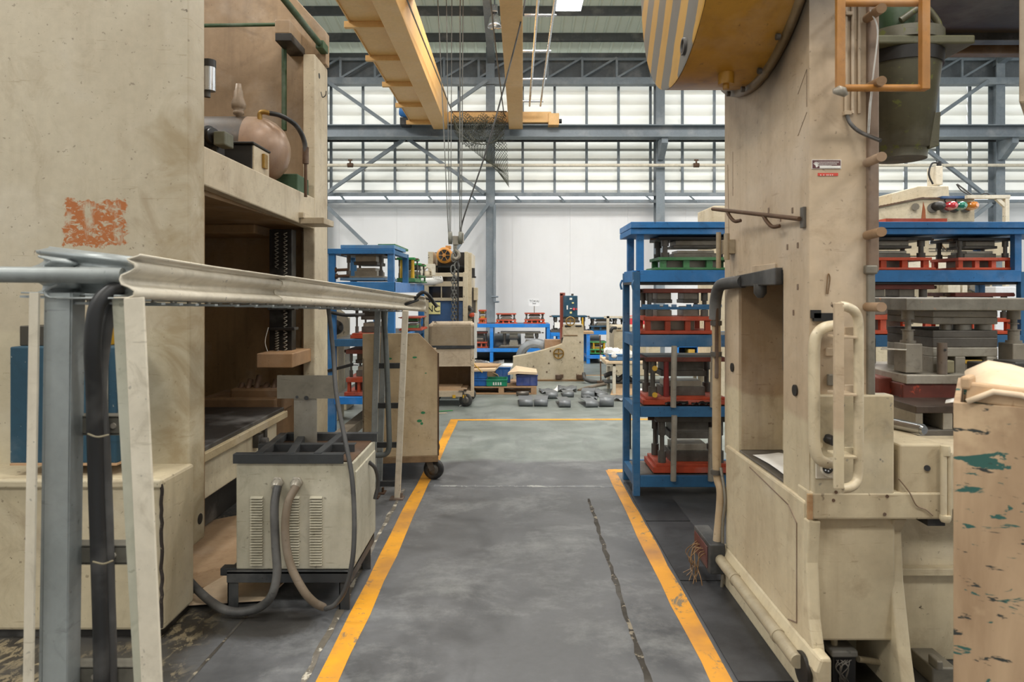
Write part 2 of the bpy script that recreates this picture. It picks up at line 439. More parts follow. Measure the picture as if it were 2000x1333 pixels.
    def torus(s, c, ax, r1, r2, n=28, m=8):
        ax = Vector(ax).normalized(); c = Vector(c); q = s.ring(c, ax, 1.0, n)
        vs = []
        for p in q:
            d = (p - c).normalized()
            vs += [c + d * (r1 + r2 * math.cos(2 * math.pi * k / m)) + ax * (r2 * math.sin(2 * math.pi * k / m)) for k in range(m)]
        return s.add(vs, [(i * m + k, ((i + 1) % n) * m + k, ((i + 1) % n) * m + (k + 1) % m, i * m + (k + 1) % m) for i in range(n) for k in range(m)], True)
    def sheet(s, rows, thick=0.0):  # rows: grid of points; a thin plate with real thickness when thick > 0
        a = len(rows); b = len(rows[0])
        vs = [p for r in rows for p in r]
        fs = [(i * b + j, i * b + j + 1, (i + 1) * b + j + 1, (i + 1) * b + j) for i in range(a - 1) for j in range(b - 1)]
        return s.add(vs, fs, True)
    def build(s, name, mat, parent=None, bevel=0.0, solid=0.0, kind=None, seg=2):
        me = bpy.data.meshes.new(name)
        if parent is not None:
            iv = WORLD[parent.name].inverted()
            vs = [iv @ Vector(v) for v in s.v]; org = None
        else:
            xs, ys, zs = zip(*s.v)
            org = Vector(((min(xs) + max(xs)) / 2, (min(ys) + max(ys)) / 2, min(zs)))
            vs = [Vector(v) - org for v in s.v]
        me.from_pydata(vs, [], s.f); me.update()
        me.polygons.foreach_set('use_smooth', s.sm)
        me.materials.append(mat)
        o = bpy.data.objects.new(name, me); COL.objects.link(o)
        if parent is not None:
            o.parent = parent; WORLD[o.name] = WORLD[parent.name]
        else:
            o.location = org; WORLD[o.name] = Matrix.Translation(org)
        if solid:
            m = o.modifiers.new('thickness', 'SOLIDIFY'); m.thickness = solid; m.offset = 0
        if bevel:
            m = o.modifiers.new('bevel', 'BEVEL'); m.width = bevel; m.segments = seg; m.limit_method = 'ANGLE'; m.angle_limit = R(40)
        if kind: o['kind'] = kind
        return o
WORLD = {}
def thing(name, label, cat_, loc, rz=0.0, group=None):
    o = bpy.data.objects.new(name, None); COL.objects.link(o)
    o.empty_display_size = .1
    o.location = loc; o.rotation_euler = (0, 0, rz)
    WORLD[o.name] = Matrix.Translation(Vector(loc)) @ Matrix.Rotation(rz, 4, 'Z')
    return tag(o, label, cat_, group)
def tag(o, label, cat_, group=None):
    o['label'] = label; o['category'] = cat_
    if group: o['group'] = group
    return o
def struct(o): o['kind'] = 'structure'; return o
def text(body, size, mat, loc, parent, name='lettering', rot=(R(90), 0, 0), align='CENTER', ext=.0008):
    c = bpy.data.curves.new('lettering_source', 'FONT'); c.body = body; c.size = size; c.align_x = align; c.align_y = 'CENTER'; c.extrude = ext
    t = bpy.data.objects.new('lettering_source', c); COL.objects.link(t)
    bpy.context.view_layer.update()
    me = bpy.data.meshes.new_from_object(t.evaluated_get(bpy.context.evaluated_depsgraph_get()))
    bpy.data.objects.remove(t); bpy.data.curves.remove(c)
    me.materials.clear(); me.materials.append(mat)
    me.transform(Matrix.Translation(Vector(loc)) @ Matrix.LocRotScale(None, __import__('mathutils').Euler(rot), None))
    me.transform(WORLD[parent.name].inverted())
    o = bpy.data.objects.new(name, me); COL.objects.link(o); o.parent = parent; WORLD[o.name] = WORLD[parent.name]
    return o

# ================================================================ SETTING
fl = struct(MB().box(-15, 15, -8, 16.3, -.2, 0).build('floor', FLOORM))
def wobble_strip(pts, w_, z, jit):   # thin strip along a polyline with an uneven outline
    m = MB(); L = []; Rr = []
    path = cat(pts, 10) if len(pts) > 2 else [Vector(pts[0]).lerp(Vector(pts[1]), k / 24) for k in range(25)]
    for i, p in enumerate(path):
        d = (path[min(i + 1, len(path) - 1)] - path[max(i - 1, 0)]).normalized(); s = Vector((d.y, -d.x, 0))
        L.append(p - s * (w_ / 2 + random.uniform(-jit, jit)) + Vector((0, 0, z))); Rr.append(p + s * (w_ / 2 + random.uniform(-jit, jit)) + Vector((0, 0, z)))
    n = len(L)
    m.add(L + Rr, [(i, n + i, n + i + 1, i + 1) for i in range(n - 1)])
    return m
wobble_strip([(-.725, 1.0, 0), (-.715, 4.6, 0), (-.70, 8.03, 0)], .095, .0015, .006).build('floor_line', LINEM, fl)
wobble_strip([(-.74, 8.0, 0), (2.2, 8.05, 0)], .085, .002, .004).build('floor_line', LINEM, fl)
wobble_strip([(.795, 1.0, 0), (.80, 3.5, 0), (.81, 5.74, 0)], .09, .0015, .006).build('floor_line', LINEF, fl)
wobble_strip([(.79, 5.72, 0), (1.15, 5.72, 0)], .10, .002, .004).build('floor_line', LINEM, fl)
wobble_strip([(1.0, 12.3, 0), (2.6, 12.3, 0)], .05, .0015, .003).build('floor_line', LINEM, fl)
wobble_strip([(-.62, 5.28, 0), (.80, 5.26, 0)], .05, .0012, .012).build('chalk_line', LINEW, fl)
JOINT = paint('grimy_floor_joint', '3f3a33', '1e1b18', .6, 6, .8, streak=0, chip='8d8473', chipa=.60)
wobble_strip([(.50, 1.9, 0), (.515, 2.6, 0), (.522, 3.4, 0), (.53, 4.2, 0), (.54, 4.95, 0)], .024, .0015, .007).build('floor_joint', JOINT, fl)
JOINTL = paint('chipped_floor_joint', '6d665a', '3a352e', .6, 8, .8, streak=0, chip='b9b2a2', chipa=.56)
wobble_strip([(-.80, 2.2, 0), (-.815, 3.0, 0), (-.835, 4.0, 0), (-.84, 5.2, 0)], .026, .0014, .008).build('floor_joint', JOINTL, fl)
wobble_strip([(-1.27, 2.2, 0), (-1.235, 3.2, 0), (-1.22, 3.5, 0)], .012, .0014, .003).build('floor_joint', JOINT, fl)
for k in range(4):
    y0 = 1.7 + k * .92
    MB().box(.862, 1.15, y0, y0 + .905, .0, .006).build('checker_plate', CHECK, fl)

# ---- back wall: white sheeting below, translucent louvers above
D0 = 16.0
zb = Z(395, D0)
wb = struct(MB().box(-15, 15, D0 + .10, D0 + .16, 0, zb).build('wall_back', WALLW))
pw = 1.36
for k in range(22):
    x = -15 + k * pw
    MB().box(x + .0012, x + pw - .0012, D0 + .07, D0 + .098, 0.0, zb).build('wall_panel', WALLW, wb)
# columns
cx0 = X(958, 15.72)
cols = [cx0 + 3.885 * k for k in range(-3, 4)]
for x in cols:
    m = MB()
    m.box(x - .10, x + .10, 15.58, 15.60, 0, 7.1).box(x - .10, x + .10, 15.84, 15.86, 0, 7.1).box(x - .008, x + .008, 15.60, 15.84, 0, 7.1)
    m.build('steel_column', STEELB, wb)
# slats
mull = .7435
nb = 28; xl = -8.0 - .02
xl = cx0 - mull * 10
me_slat = {}
def slat_mesh(hh, tilt):
    m = MB(); n = 5
    vs = []
    for k in range(n):
        u = k / (n - 1); z = u * hh; y = tilt * (1 - u) + .012 * math.sin(u * math.pi)
        vs += [(-mull / 2 + .01, -y, z), (mull / 2 - .01, -y, z)]
    fs = [(2 * k, 2 * k + 1, 2 * k + 3, 2 * k + 2) for k in range(n - 1)]
    m.add(vs, fs, True)
    me = bpy.data.meshes.new('louver_slat'); me.from_pydata(m.v, [], m.f); me.materials.append(SLAT); me.update()
    return me
def add_rows(ys, tilt):
    for a, b in zip(ys[:-1], ys[1:]):
        z1, z0 = Z(a, D0), Z(b, D0)
        me = slat_mesh((z1 - z0) * 1.36, tilt)
        for k in range(nb):
            o = bpy.data.objects.new('louver_slat', me); COL.objects.link(o); o.parent = wb
            o.location = Vector((xl + mull * (k + .5), D0 + .03, z0 - .02)) - wb.location
            md = o.modifiers.new('thickness', 'SOLIDIFY'); md.thickness = .004
add_rows([163, 184, 204, 225, 246], .085)
add_rows([275, 291, 310, 331, 352, 374], .085)
for k in range(nb + 1):
    x = xl + mull * k
    if min(abs(x - c) for c in cols) < .12: continue
    MB().box(x - .028, x + .028, 15.87, 15.92, Z(380, 15.9), Z(277, 15.9)).box(x - .028, x + .028, 15.87, 15.92, Z(246, 15.9), Z(163, 15.9)).build('mullion', STEELB, wb)
for y in (291, 310, 331, 352, 372):
    MB().box(xl, 12.5, 15.925, 15.955, Z(y + 3.8, 15.9), Z(y - .8, 15.9)).build('girt', paint('pale_grey_girt', 'c6c8c4', '9a9c98', .3) if y == 291 else bpy.data.materials['pale_grey_girt'], wb)
PALE = paint('pale_girt', 'a9aca8', '7d7f7c', .3)
for y in ():
    MB().box(xl, 12.5, 15.935, 15.955, Z(y + 2.0, 15.9), Z(y - .4, 15.9)).build('girt', PALE, wb)
# runway beam, eaves beam, cable tray
zt, zl = Z(246, 15.2), Z(270, 15.2)
MB().box(-12, 13, 15.05, 15.35, zt - .02, zt).box(-12, 13, 15.05, 15.35, zl, zl + .02).box(-12, 13, 15.2, 15.215, zl, zt).build('runway_beam', STEELB, wb)
for x in cols: MB().prism([(15.12, zl), (15.58, zl), (15.58, zl - .42), (15.5, zl - .42), (15.12, zl - .12)], 'x', x - .07, x + .07).build('beam_bracket', STEELB, wb)
MB().box(-12, 13, 15.52, 15.72, Z(166, 15.6), Z(153, 15.6)).build('eaves_beam', STEELB, wb)
MB().box(-12, 13, 15.60, 15.64, Z(277, 15.6), Z(273, 15.6)).build('girt', STEELK, wb)
MB().box(-12, 13, 15.66, 15.76, Z(383, 15.7), Z(377, 15.7)).box(-12, 13, 15.70, 15.78, Z(396, 15.7), Z(390, 15.7)).build('cable_tray', STEELB, wb)
for k in range(20):
    x = -6 + k * 1.0
    MB().bar((x, 15.7, Z(380, 15.7)), (x + .16, 15.55, Z(396, 15.7)), .04, .03).build('tray_bracket', STEELB, wb)
MB().rod((-9, 15.45, Z(323, 15.45)), (13, 15.45, Z(323, 15.45)), .036, 10).build('air_pipe', CREAML, wb)
for px in (684, 1360): MB().steps([(.05, -.06, .06)], P(px, 323, 15.4), (1, 0, 0), 10).rod(P(px, 323, 15.4), P(px, 314, 15.4), .02, 8).rod(P(px - 4, 313, 15.4), P(px + 4, 313, 15.4), .02, 8).build('pipe_valve', RUSTY, wb)
for a, b, c, d in ((640, 160, 762, 246), (879, 208, 952, 157), (640, 376, 790, 272), (797, 272, 946, 378), (640, 405, 716, 478), (953, 400, 848, 548),
                   (1815, 238, 1930, 158), (1815, 296, 1920, 378), (1936, 398, 1880, 440)):
    MB().bar(P(a, b, 15.5), P(c, d, 15.5), .075, .075, (0, 1, 0)).build('brace', STEELB, wb)
# drain pipe beside the middle column
MB().rod(P(966, 400, 15.5), P(966, 590, 15.5), .03, 10).rod(P(960, 580, 15.5), P(973, 580, 15.45), .02, 8).rod(P(966, 590, 15.5), P(974, 590, 15.4), .022, 8).build('drain_pipe', STEELB, wb)
# truss over the eaves and the dark shade panel behind it
ztr0, ztr1 = Z(152, 15.6), Z(112, 15.6)
t = MB().box(-12, 13, 15.62, 15.68, ztr1 - .06, ztr1)
for k in range(26):
    x = -9.5 + k * .79
    t.box(x - .025, x + .025, 15.6, 15.65, ztr0, ztr1)
    if k % 2 == 0: t.bar((x, 15.62, ztr0), (x + .79, 15.62, ztr1), .045, .045, (0, 1, 0)); t.bar((x + .79, 15.62, ztr0), (x + 1.58, 15.62, ztr1), .045, .045, (0, 1, 0))
t.build('eaves_truss', STEELB, wb)
MB().box(-15, 15, 15.76, 15.80, Z(160, 15.76), 7.03).build('eaves_shade_panel', paint('eaves_shade_grey', '62686c', '43474a', .4, .8, .6), wb)  # dark grey panel added in place of the shade under the roof edge
# side walls (out of frame, they close the hall)
struct(MB().box(-15.1, -15, -8, 16.2, 0, 3.6).build('wall_left', WALLW)); struct(MB().box(15, 15.1, -8, 16.2, 0, 3.6).build('wall_right', WALLW))
struct(MB().box(-15, 15, -8.1, -8, 0, 7.4).build('wall_front', WALLW))  # unseen wall behind the camera, added to cut the light from there

# ---- roof
def zr(y): return 6.97 + .14 * (16.2 - y) if y > 2 else 6.97 + .14 * 14.2 - .14 * (2 - y)
m = MB(); prof = []
x = -15.0
while x < 15:
    prof += [(x, 0), (x + .16, 0), (x + .185, .035), (x + .215, .035)]; x += .24
n = len(prof)
vs = [(a, yy, zr(yy) + b + .09) for yy in (-8, 2, 16.3) for a, b in prof]
fs = [(r * n + i, r * n + i + 1, (r + 1) * n + i + 1, (r + 1) * n + i) for r in range(2) for i in range(n - 1)]
ce = struct(m.add(vs, fs).build('ceiling', ROOFM))
PUR = paint('dark_purlin', '4e5356', '303336', .4, 1, .6)
for k in range(13):
    y = 15.06 - k * 1.06
    MB().box(-15, 15, y - .03, y + .05, zr(y) - .09, zr(y) + .085).build('purlin', PUR, ce)
for xx in cols:
    mm = MB()
    for y0, y1 in ((2, 15.9), (-8, 2)):
        mm.bar((xx + .02, y0, zr(y0) - .22), (xx + .02, y1, zr(y1) - .22), .16, .22)
    mm.build('rafter', STEELB, ce)

# ================================================================ OVERHEAD CRANE
cr = thing('overhead_crane', 'yellow overhead travelling crane with two girders on the runway beam', 'crane', (-.8, 15.2, 5.22), group=None)
def girder(xa0, xb0, xa1, xb1, z0, z1, name='girder'):
    y0, y1 = -4.0, 14.95
    def ex(a, b, y): return a + (b - a) * (y - 8.3) / (15 - 8.3)
    vs = []
    for y in (y0, y1):
        a, b = ex(xa0, xa1, y), ex(xb0, xb1, y)
        vs += [(a, y, z0), (b, y, z0), (b, y, z1), (a, y, z1)]
    return MB().add(vs, [(0, 1, 2, 3), (7, 6, 5, 4), (0, 4, 5, 1), (1, 5, 6, 2), (2, 6, 7, 3), (3, 7, 4, 0)]).build(name, CRANE, cr, .008)
girder(-1.745, -1.445, -1.768, -1.463, 5.07, 5.76)
girder(-.182, .106, -.112, .191, 5.07, 5.76)
MB().box(-2.24, -1.77, -4, 15.0, 5.20, 5.235).box(-2.25, -2.235, -4, 15.0, 5.18, 5.30).build('walkway', CRANE, cr)
for k in range(6):
    y = 14.7 - k * 1.34
    MB().box(-2.32, -1.765, y - .035, y + .035, 5.115, 5.20).build('walkway_bracket', CRANE, cr, .004)
for y in (12.0, 9.3): MB().box(-1.467, -1.462, y, y + .012, 5.08, 5.75).build('girder_seam', OCHRE, cr)
MB().box(-2.45, X(1076, 15.15), 15.0, 15.35, 5.235, 5.47).build('end_carriage', CRANE, cr, .01)
MB().pb(1071, 1092, 221, 244, 14.97, 15.38).build('carriage_end_box', CRANE, cr, .008)
MB().rod(P(1091, 237, 15.15), P(1097, 237, 15.15), .05, 12).build('rubber_buffer', BLACK, cr)
MB().lathe([(.10, 0), (.13, .04), (.13, .34), (.08, .38)], P(781, 216, 14.8), (1, 0, -.15), 16).build('travel_motor', paint('blue_motor_paint', '2f70b4', '1d4470', .3), cr)
MB().pb(781, 800, 229, 243, 14.8, 15.1).build('gear_box', DARK, cr)
rl = MB()
for xx in (.325, .56): rl.rod((xx, 2.0, 5.53), (xx + .01, 14.75, 5.53), .022, 8)
rl.build('conductor_rail', ALU, cr)
for k in range(6):
    y = 14.5 - k * 1.5
    MB().rod((.15, y, 5.56), (.62, y, 5.56), .024, 8).build('rail_arm', ALU, cr)
MB().box(-1.9, .3, 8.6, 9.9, 5.80, 6.25).box(-1.0, -.6, 8.95, 9.5, 5.72, 5.8).build('hoist_trolley', CRANE, cr, .01)
# ropes, hook block, hook and chain of the hoist
HX = X(888, 9.25)
hk = thing('hoist_hook_block', 'grey crane hook block hanging on wire ropes, holding a chain', 'hook', (HX, 9.25, Z(500, 9.25)))
for a, b, rr in ((852, 876, .007), (871, 878, .006), (883, 880, .006), (899, 898, .009), (905, 901, .007)):
    MB().rod(P(a, -70, 9.25), P(b, 460, 9.25), rr, 6).build('wire_rope', ROPE, hk)
for px in (879.5, 899.5):
    c = P(px, 465, 9.25)
    MB().lathe([(.05, -.026), (.088, -.022), (.085, 0), (.088, .022), (.05, .026)], c, (1, 0, 0), 20).build('sheave', paint('hook_block_grey', '6f6e62', '45443b', .4), hk)
MB().pb(884, 895, 461, 478, 9.2, 9.3).pb(876, 878, 455, 474, 9.19, 9.31).pb(903, 905, 455, 474, 9.19, 9.31).rod(P(889, 476, 9.25), P(889, 484, 9.25), .028, 12).build('block_frame', STEELM, hk, .004)
hp = [P(889, 480, 9.25), P(889, 488, 9.25), P(895, 494, 9.25), P(896, 501, 9.25), P(891, 506, 9.25), P(885, 503, 9.25), P(884, 497, 9.25)]
MB().tube(hp, .024, 8).build('hook', STEELM, hk)
ch = MB()
def link(c, ax, L=.065, w_=.022, r=.0075):
    u = Vector((1, 0, 0)) if ax else Vector((0, 1, 0)); z = Vector((0, 0, 1)); c = Vector(c)
    q = [c + u * w_ * math.cos(a) + z * (L * .5 * math.sin(a)) for a in [k * math.pi / 5 for k in range(11)]]
    ch.tube(q, r, 5, 1)
for px, yy in ((886, 503), (892, 520), (885, 527), (891, 535)): link(P(px, yy, 9.25), 1, .12, .03, .011)
for s, px in enumerate((884.5, 887.5, 890.5)):
    y = 543
    k = s
    while y < 632:
        link(P(px + random.uniform(-.6, .6), y, 9.25 + .02 * (s - 1)), k % 2, .07, .02); y += 7.0; k += 1
ch.build('chain', ROPE, hk)
MB().pb(893, 896, 506, 632, 9.24, 9.26).build('black_strap', BLACK, hk)
# oblique cable
tag(MB().tube([P(1030, -40, 9.0), P(1020, 30, 9.0), P(984, 172, 9.1), P(948, 300, 9.2), P(908, 418, 9.25), P(899, 455, 9.3)], .011, 7).build('hoist_cable', HOSE),
    'dark slack cable slanting down from the right crane girder to the hook', 'cable')

# ---- safety net draped between the girder ends
def drape(x0, x1, ya, yb, nx, nz, sag, d, fold=0.0, tri=None):
    rows = []
    for i in range(nz + 1):
        v = i / nz; row = []
        for j in range(nx + 1):
            u = j / nx
            s = 4 * u * (1 - u)
            px = x0 + (x1 - x0) * u; py = ya + (yb - ya) * v * (1 if tri is None else 1) + sag * s * (.25 + .75 * v)
            dd = d + fold * math.sin(u * 17 + v * 9) * .5 + fold * math.sin(u * 7 - v * 5)
            q = P(px, py, dd)
            row.append(q)
        rows.append(row)
    return rows
def net_mesh(rows, m):
    a = len(rows); b = len(rows[0])
    for i in range(a - 1):
        for j in range(b - 1):
            if rows[i][j] is None or rows[i + 1][j + 1] is None or rows[i + 1][j] is None or rows[i][j + 1] is None: continue
            m.add([rows[i][j], rows[i][j + 1], rows[i + 1][j + 1], rows[i + 1][j]], [(0, 1, 2, 3)])
m = MB()
def diag_net(px_fn, n_u, n_v):
    segs = []
    for i in range(n_u + n_v + 1):
        pts1 = [(k / n_v, (i - k) / n_u) for k in range(n_v + 1) if 0 <= (i - k) <= n_u]
        pts2 = [(k / n_v, (i - n_v + k) / n_u) for k in range(n_v + 1) if 0 <= (i - n_v + k) <= n_u]
        for pts in (pts1, pts2):
            for (v0, u0), (v1, u1) in zip(pts[:-1], pts[1:]):
                a, b = px_fn(u0, v0), px_fn(u1, v1)
                if a is None or b is None: continue
                m.bar(a, b, .009, .009, (0, 1, .2))
def swag1(u, v):
    s = 4 * u * (1 - u)
    return P(885 + 100 * u + 3 * math.sin(v * 9), 222 + 5 * math.sin(u * 19) + v * (22 + 36 * s ** .6) + 3 * s, 14.6 + .10 * math.sin(u * 23 + v * 4) + .06 * math.sin(v * 14))
def swag2(u, v):
    s = 4 * u * (1 - u)
    return P(886 + 66 * u, 228 + v * (14 + 46 * math.sin(math.pi * min(1, u * .9 + .1))), 14.75 + .08 * math.sin(u * 15 - v * 6))
def tail(u, v):
    # ragged hanging corner: left edge runs in as it falls
    left = 896 + 76 * v ** .9; right = 990 + 4 * v
    if v > .72 and left < 955 + 40 * (v - .72): left = max(left, 962)
    return P(left + (right - left) * u, 276 + v * (58 + 32 * u), 14.65 + .06 * math.sin(u * 12 + v * 3))
def gather(u, v):
    return P(962 + 25 * u + 3 * math.sin(v * 6), 224 + v * 62 + 4 * math.sin(u * 5), 14.5 + .07 * math.sin(u * 21 + v * 5))
diag_net(swag1, 20, 9); diag_net(swag2, 11, 6); diag_net(tail, 14, 13); diag_net(gather, 4, 9)
m.tube([P(885, 226, 14.5), P(893, 250, 14.5), P(912, 272, 14.5), P(940, 282, 14.5), P(966, 276, 14.5), P(984, 262, 14.5)], .012, 6)
nt = tag(m.build('safety_net', NETM), 'torn dark net sagging below the end carriage between the two girders', 'net')
MB().tube([P(793, -5, 8.4), P(840, 112, 11), P(884, 221, 14.6)], .012, 6, 3).tube([P(957, -5, 8.5), P(970, 110, 11), P(984, 222, 14.6)], .012, 6, 3).build('tie_rope', ROPE, nt)
MB().rod(P(878, 218, 14.7), P(990, 218, 14.7), .014, 6).build('support_rod', RUSTY, nt)

# ---- lamps
hl = thing('high_bay_lamp', 'glass and metal high bay lamp hanging from the roof between the girders', 'lamp', P(966, 55, 13.2))
MB().pb(959, 972, 8, 22, 13.1, 13.25).rod(P(966, 22, 13.2), P(966, 26, 13.2), .05, 14).build('lamp_housing', ALU, hl, .01)
MB().lathe([(.055, 0), (.10, .10), (.13, .22), (.135, .27)], P(966, 26, 13.2), (0, 0, -1), 24, cap=False).build('reflector', ALU, hl, solid=.004)
MB().lathe([(.01, 0), (.035, .03), (.045, .10), (.02, .16)], P(966, 30, 13.2), (0, 0, -1), 12).build('bulb', lamp('warm_bulb', (1, .95, .8, 1), 2.2), hl)
MB().rod(P(966, 8, 13.2), P(966, -60, 13.2), .012, 8).build('hanger', STEELB, hl)
ll = thing('led_ceiling_lamp', 'bright white rectangular lamp under the roof right of the crane', 'lamp', P(1112, 2, 12.6))
MB().pb(1086, 1140, -6, -1, 12.4, 12.9).build('lamp_housing', ALU, ll)
MB().box(X(1088, 12.5), X(1138, 12.5), 12.42, 12.88, Z(5, 12.5), Z(0, 12.5)).build('lamp_panel', LAMPW, ll)
MB().rod(P(1096, -5, 12.6), P(1096, -50, 12.6), .01, 6).rod(P(1130, -5, 12.6), P(1130, -50, 12.6), .01, 6).build('hanger', STEELB, ll)

# ================================================================ LEFT PRESS
XF = -1.53
lp = thing('power_press', 'huge cream mechanical press on the left with a scraped orange rust patch', 'press', (-2.5, 4.3, 0))
MB().box(-3.7, XF, 3.22, 3.38, .285, 4.3).build('front_upright', CREAMF, lp, .012)
b = MB().box(-3.7, -1.515, 2.95, 3.235, .035, .69)
b.build('base', paint('cream_base_paint', 'c3b699', '766044', .38, 1.2, .45, chip='4a3826', chipa=.71, streak=.4), lp, .014)
MB().box(-3.7, -1.535, 2.97, 3.22, .0, .04).build('base_foot', DARK, lp)
# cover seam with dark gasket at the corner of the base
g = MB(); 
g.tube([(-1.522 + random.uniform(-.003, .003), 2.9475, .05 + .62 * k / 22) for k in range(23)], .0075, 7, 2)
g.build('base_seam', paint('dark_gasket', '332a24', '17130f', .5, 8, .7, chip='8a7c68', chipa=.62), lp)
MB().box(-3.7, -1.52, 2.935, 2.96, .655, .69).build('base_lip', CREAM, lp, .008)
MB().rod((-1.532, 3.325, .395), (-1.5285, 3.325, .395), .026, 20).build('dark_port', DARK, lp)
# far upright: back plate with a chamfered corner and a flange on the aisle side
MB().prism([(-3.7, .10), (-1.60, .10), (-1.60, 3.33), (-1.515, 3.34), (-1.515, 3.60), (-1.76, 3.87), (-3.7, 3.87)], 'y', 5.50, 5.60).build('rear_upright', BROWNU, lp, .006)
MB().box(-1.62, XF, 5.24, 5.60, .02, 3.33).build('rear_flange', CREAM, lp, .008)
MB().rod((-1.532, 5.36, 3.2), (-1.5285, 5.36, 3.2), .022, 14).build('dark_port', DARK, lp)
# interior skin behind the lower opening and upper bay
MB().box(-3.7, -3.6, 3.38, 5.5, .1, 3.87).build('inner_side', BROWNC, lp)
MB().box(-3.6, -1.625, 5.44, 5.50, .30, 2.0).build('inner_back', BROWNC, lp)
MB().box(-3.6, -1.55, 3.38, 3.42, .30, 2.0).build('inner_front', BROWNC, lp)
MB().box(-3.6, -1.60, 3.38, 5.5, 2.0, 2.16).build('deck', BROWNC, lp)
MB().prism([(3.375, 2.03), (5.245, 1.985), (5.245, 2.225), (3.375, 2.225)], 'x', -1.60, XF - .003).build('cross_beam', CREAM, lp, .008)
MB().box(-3.6, -1.9, 5.0, 5.42, 1.93, 2.0).build('ram_guide_plate', BROWNC, lp, .01)
# bed of the press
MB().box(-3.5, -1.60, 3.40, 4.75, .655, .70).build('bed_plate', DARK, lp, .006)
MB().box(-1.605, -1.575, 3.39, 4.75, .63, .675).build('bed_edge', paint('dirty_bed_edge', 'a29272', '57462c', .5, 4, .5), lp, .004)
MB().box(-3.5, -1.64, 3.40, 4.72, .40, .655).build('bed_body', CREAM, lp, .008)
MB().box(-3.5, -1.9, 3.40, 4.7, .06, .40).build('bed_pit', DARK, lp)
MB().box(-1.64, -1.60, 4.28, 4.36, .52, .60).rod((-1.66, 4.32, .55), (-1.56, 4.32, .55), .03, 12).box(-1.63, -1.61, 4.42, 4.46, .35, .62).build('bed_valve', DARK, lp, .004)
MB().box(-2.2, -1.66, 4.76, 5.2, .3, .76).box(-2.0, -1.62, 4.80, 5.0, .66, .82).build('cushion_block', paint('rusty_cushion', '6f5336', '2e2115', .6, 3, .6), lp, .015)
jn = MB()
for k in range(6): jn.rod((-1.95 + .06 * k, 4.83, .78 + .02 * (k % 2)), (-1.95 + .06 * k, 4.90, .84 + .03 * (k % 3)), .02, 8)
jn.build('pipe_cluster', RUSTY, lp)
# slide rails, spring column and its block
for px in (592, 603, 611): MB().rod(P(px, 750, 5.30), P(px, 452, 5.30), .012 if px != 603 else .02, 8).build('slide_rail', OCHRE if px != 611 else DARK, lp)
MB().pb(590, 616, 452, 800, 5.34, 5.44).build('slide_bed', BROWNC, lp)
MB().pb(526, 570, 448, 692, 5.06, 5.16).pb(522, 575, 600, 606, 5.0, 5.1).pb(524, 575, 640, 646, 5.0, 5.1).build('spring_housing', DARK, lp, .004)
for px, z0, z1 in ((540, 455, 525), (557, 455, 690), (541, 645, 690)):
    t = MB(); n = 9 if z1 - z0 < 100 else 30
    pts = []
    c0, c1 = P(px, z1, 5.02), P(px, z0, 5.02)
    for k in range(n * 8 + 1):
        a = k / 8 * 2 * math.pi
        pts.append(c0.lerp(c1, k / (n * 8)) + Vector((.012 * math.cos(a), .012 * math.sin(a), 0)))
    t.tube(pts, .0045, 5, 1); t.build('spring', STEELM, lp)
MB().pb(501, 571, 691, 719, 4.80, 5.3).build('balance_block', paint('peach_block_paint', 'b08a64', '6f5034', .35, 3, .55), lp, .006)
MB().tube([P(524, 640, 5.0), P(518, 670, 4.98), P(528, 700, 4.97)], .003, 5).build('thin_wire', WHITEP, lp)
# step bracket on the far corner
MB().box(-1.60, -1.50, 4.86, 4.90, 2.03, 2.07).box(-1.53, -1.36, 4.88, 5.15, 1.99, 2.035).build('step_bracket', CREAM, lp, .004)
# air tank with domed end, valve, motor block, hose and pipes on the deck
TX, TD, TZ, TR = X(497, 4.80), 4.80, Z(295, 4.80), .236
MB().lathe([(TR * .2, -1.3), (TR * .9, -1.2), (TR, -1.05), (TR, -.02)], (TX, TD, TZ), (1, 0, 0), 32).build('tank_shell', paint('sooty_tank_shell', '37322e', '836a50', .7, 2.0, .45, streak=.1), lp)
MB().lathe([(TR, -.02), (TR * .99, .04), (TR * .93, .10), (TR * .82, .15), (TR * .62, .20), (TR * .35, .23), (.001, .24)], (TX, TD, TZ), (1, 0, 0), 40, cap=False).build('tank_dome', paint('coppery_tank_dome', 'a08268', '65504a', .5, 2.2, .34, .1), lp)
v0 = P(466, 232, 4.72)
MB().lathe([(.018, -.04), (.018, .02), (.036, .03), (.036, .05), (.030, .055), (.045, .07), (.05, .10), (.032, .15), (.03, .19), (.024, .20), (.018, .24), (.001, .245)], v0, (0, 0, 1), 14).build('safety_valve', paint('dull_bronze_valve', '8f7d69', '54473a', .5, 8, .5, .2), lp)
MB().tube([P(508, 238, 4.7), P(508, 222, 4.7), P(516, 219, 4.7), P(528, 222, 4.7)], .017, 10).build('brass_elbow', BRASS, lp)
MB().tube([P(526, 221, 4.7), P(550, 227, 4.72), P(578, 245, 4.8), P(594, 275, 4.88), P(597, 310, 4.9)], .017, 10).build('black_hose', BLACK, lp)
MB().rod(P(597, 288, 4.9), P(597, 320, 4.9), .022, 12).rod(P(597, 320, 4.9), P(597, 385, 4.9), .012, 8).build('hose_end', RUSTY, lp)
MB().box(-1.9, -1.57, 4.95, 5.22, 2.16, 2.36).build('green_footing', CEMENT, lp, .008)
MB().box(-1.83, -1.61, 4.2, 4.46, 2.16, 2.41).box(-1.85, -1.595, 4.18, 4.48, 2.41, 2.425).build('dark_terminal_box', DARK, lp, .006)
MB().box(-1.611, -1.600, 4.2, 4.46, 2.16, 2.405).build('box_side_plate', CREAM, lp, .003)
MB().box(-1.600, -1.582, 4.33, 4.39, 2.29, 2.38).build('toggle_latch', BRASS, lp, .003)
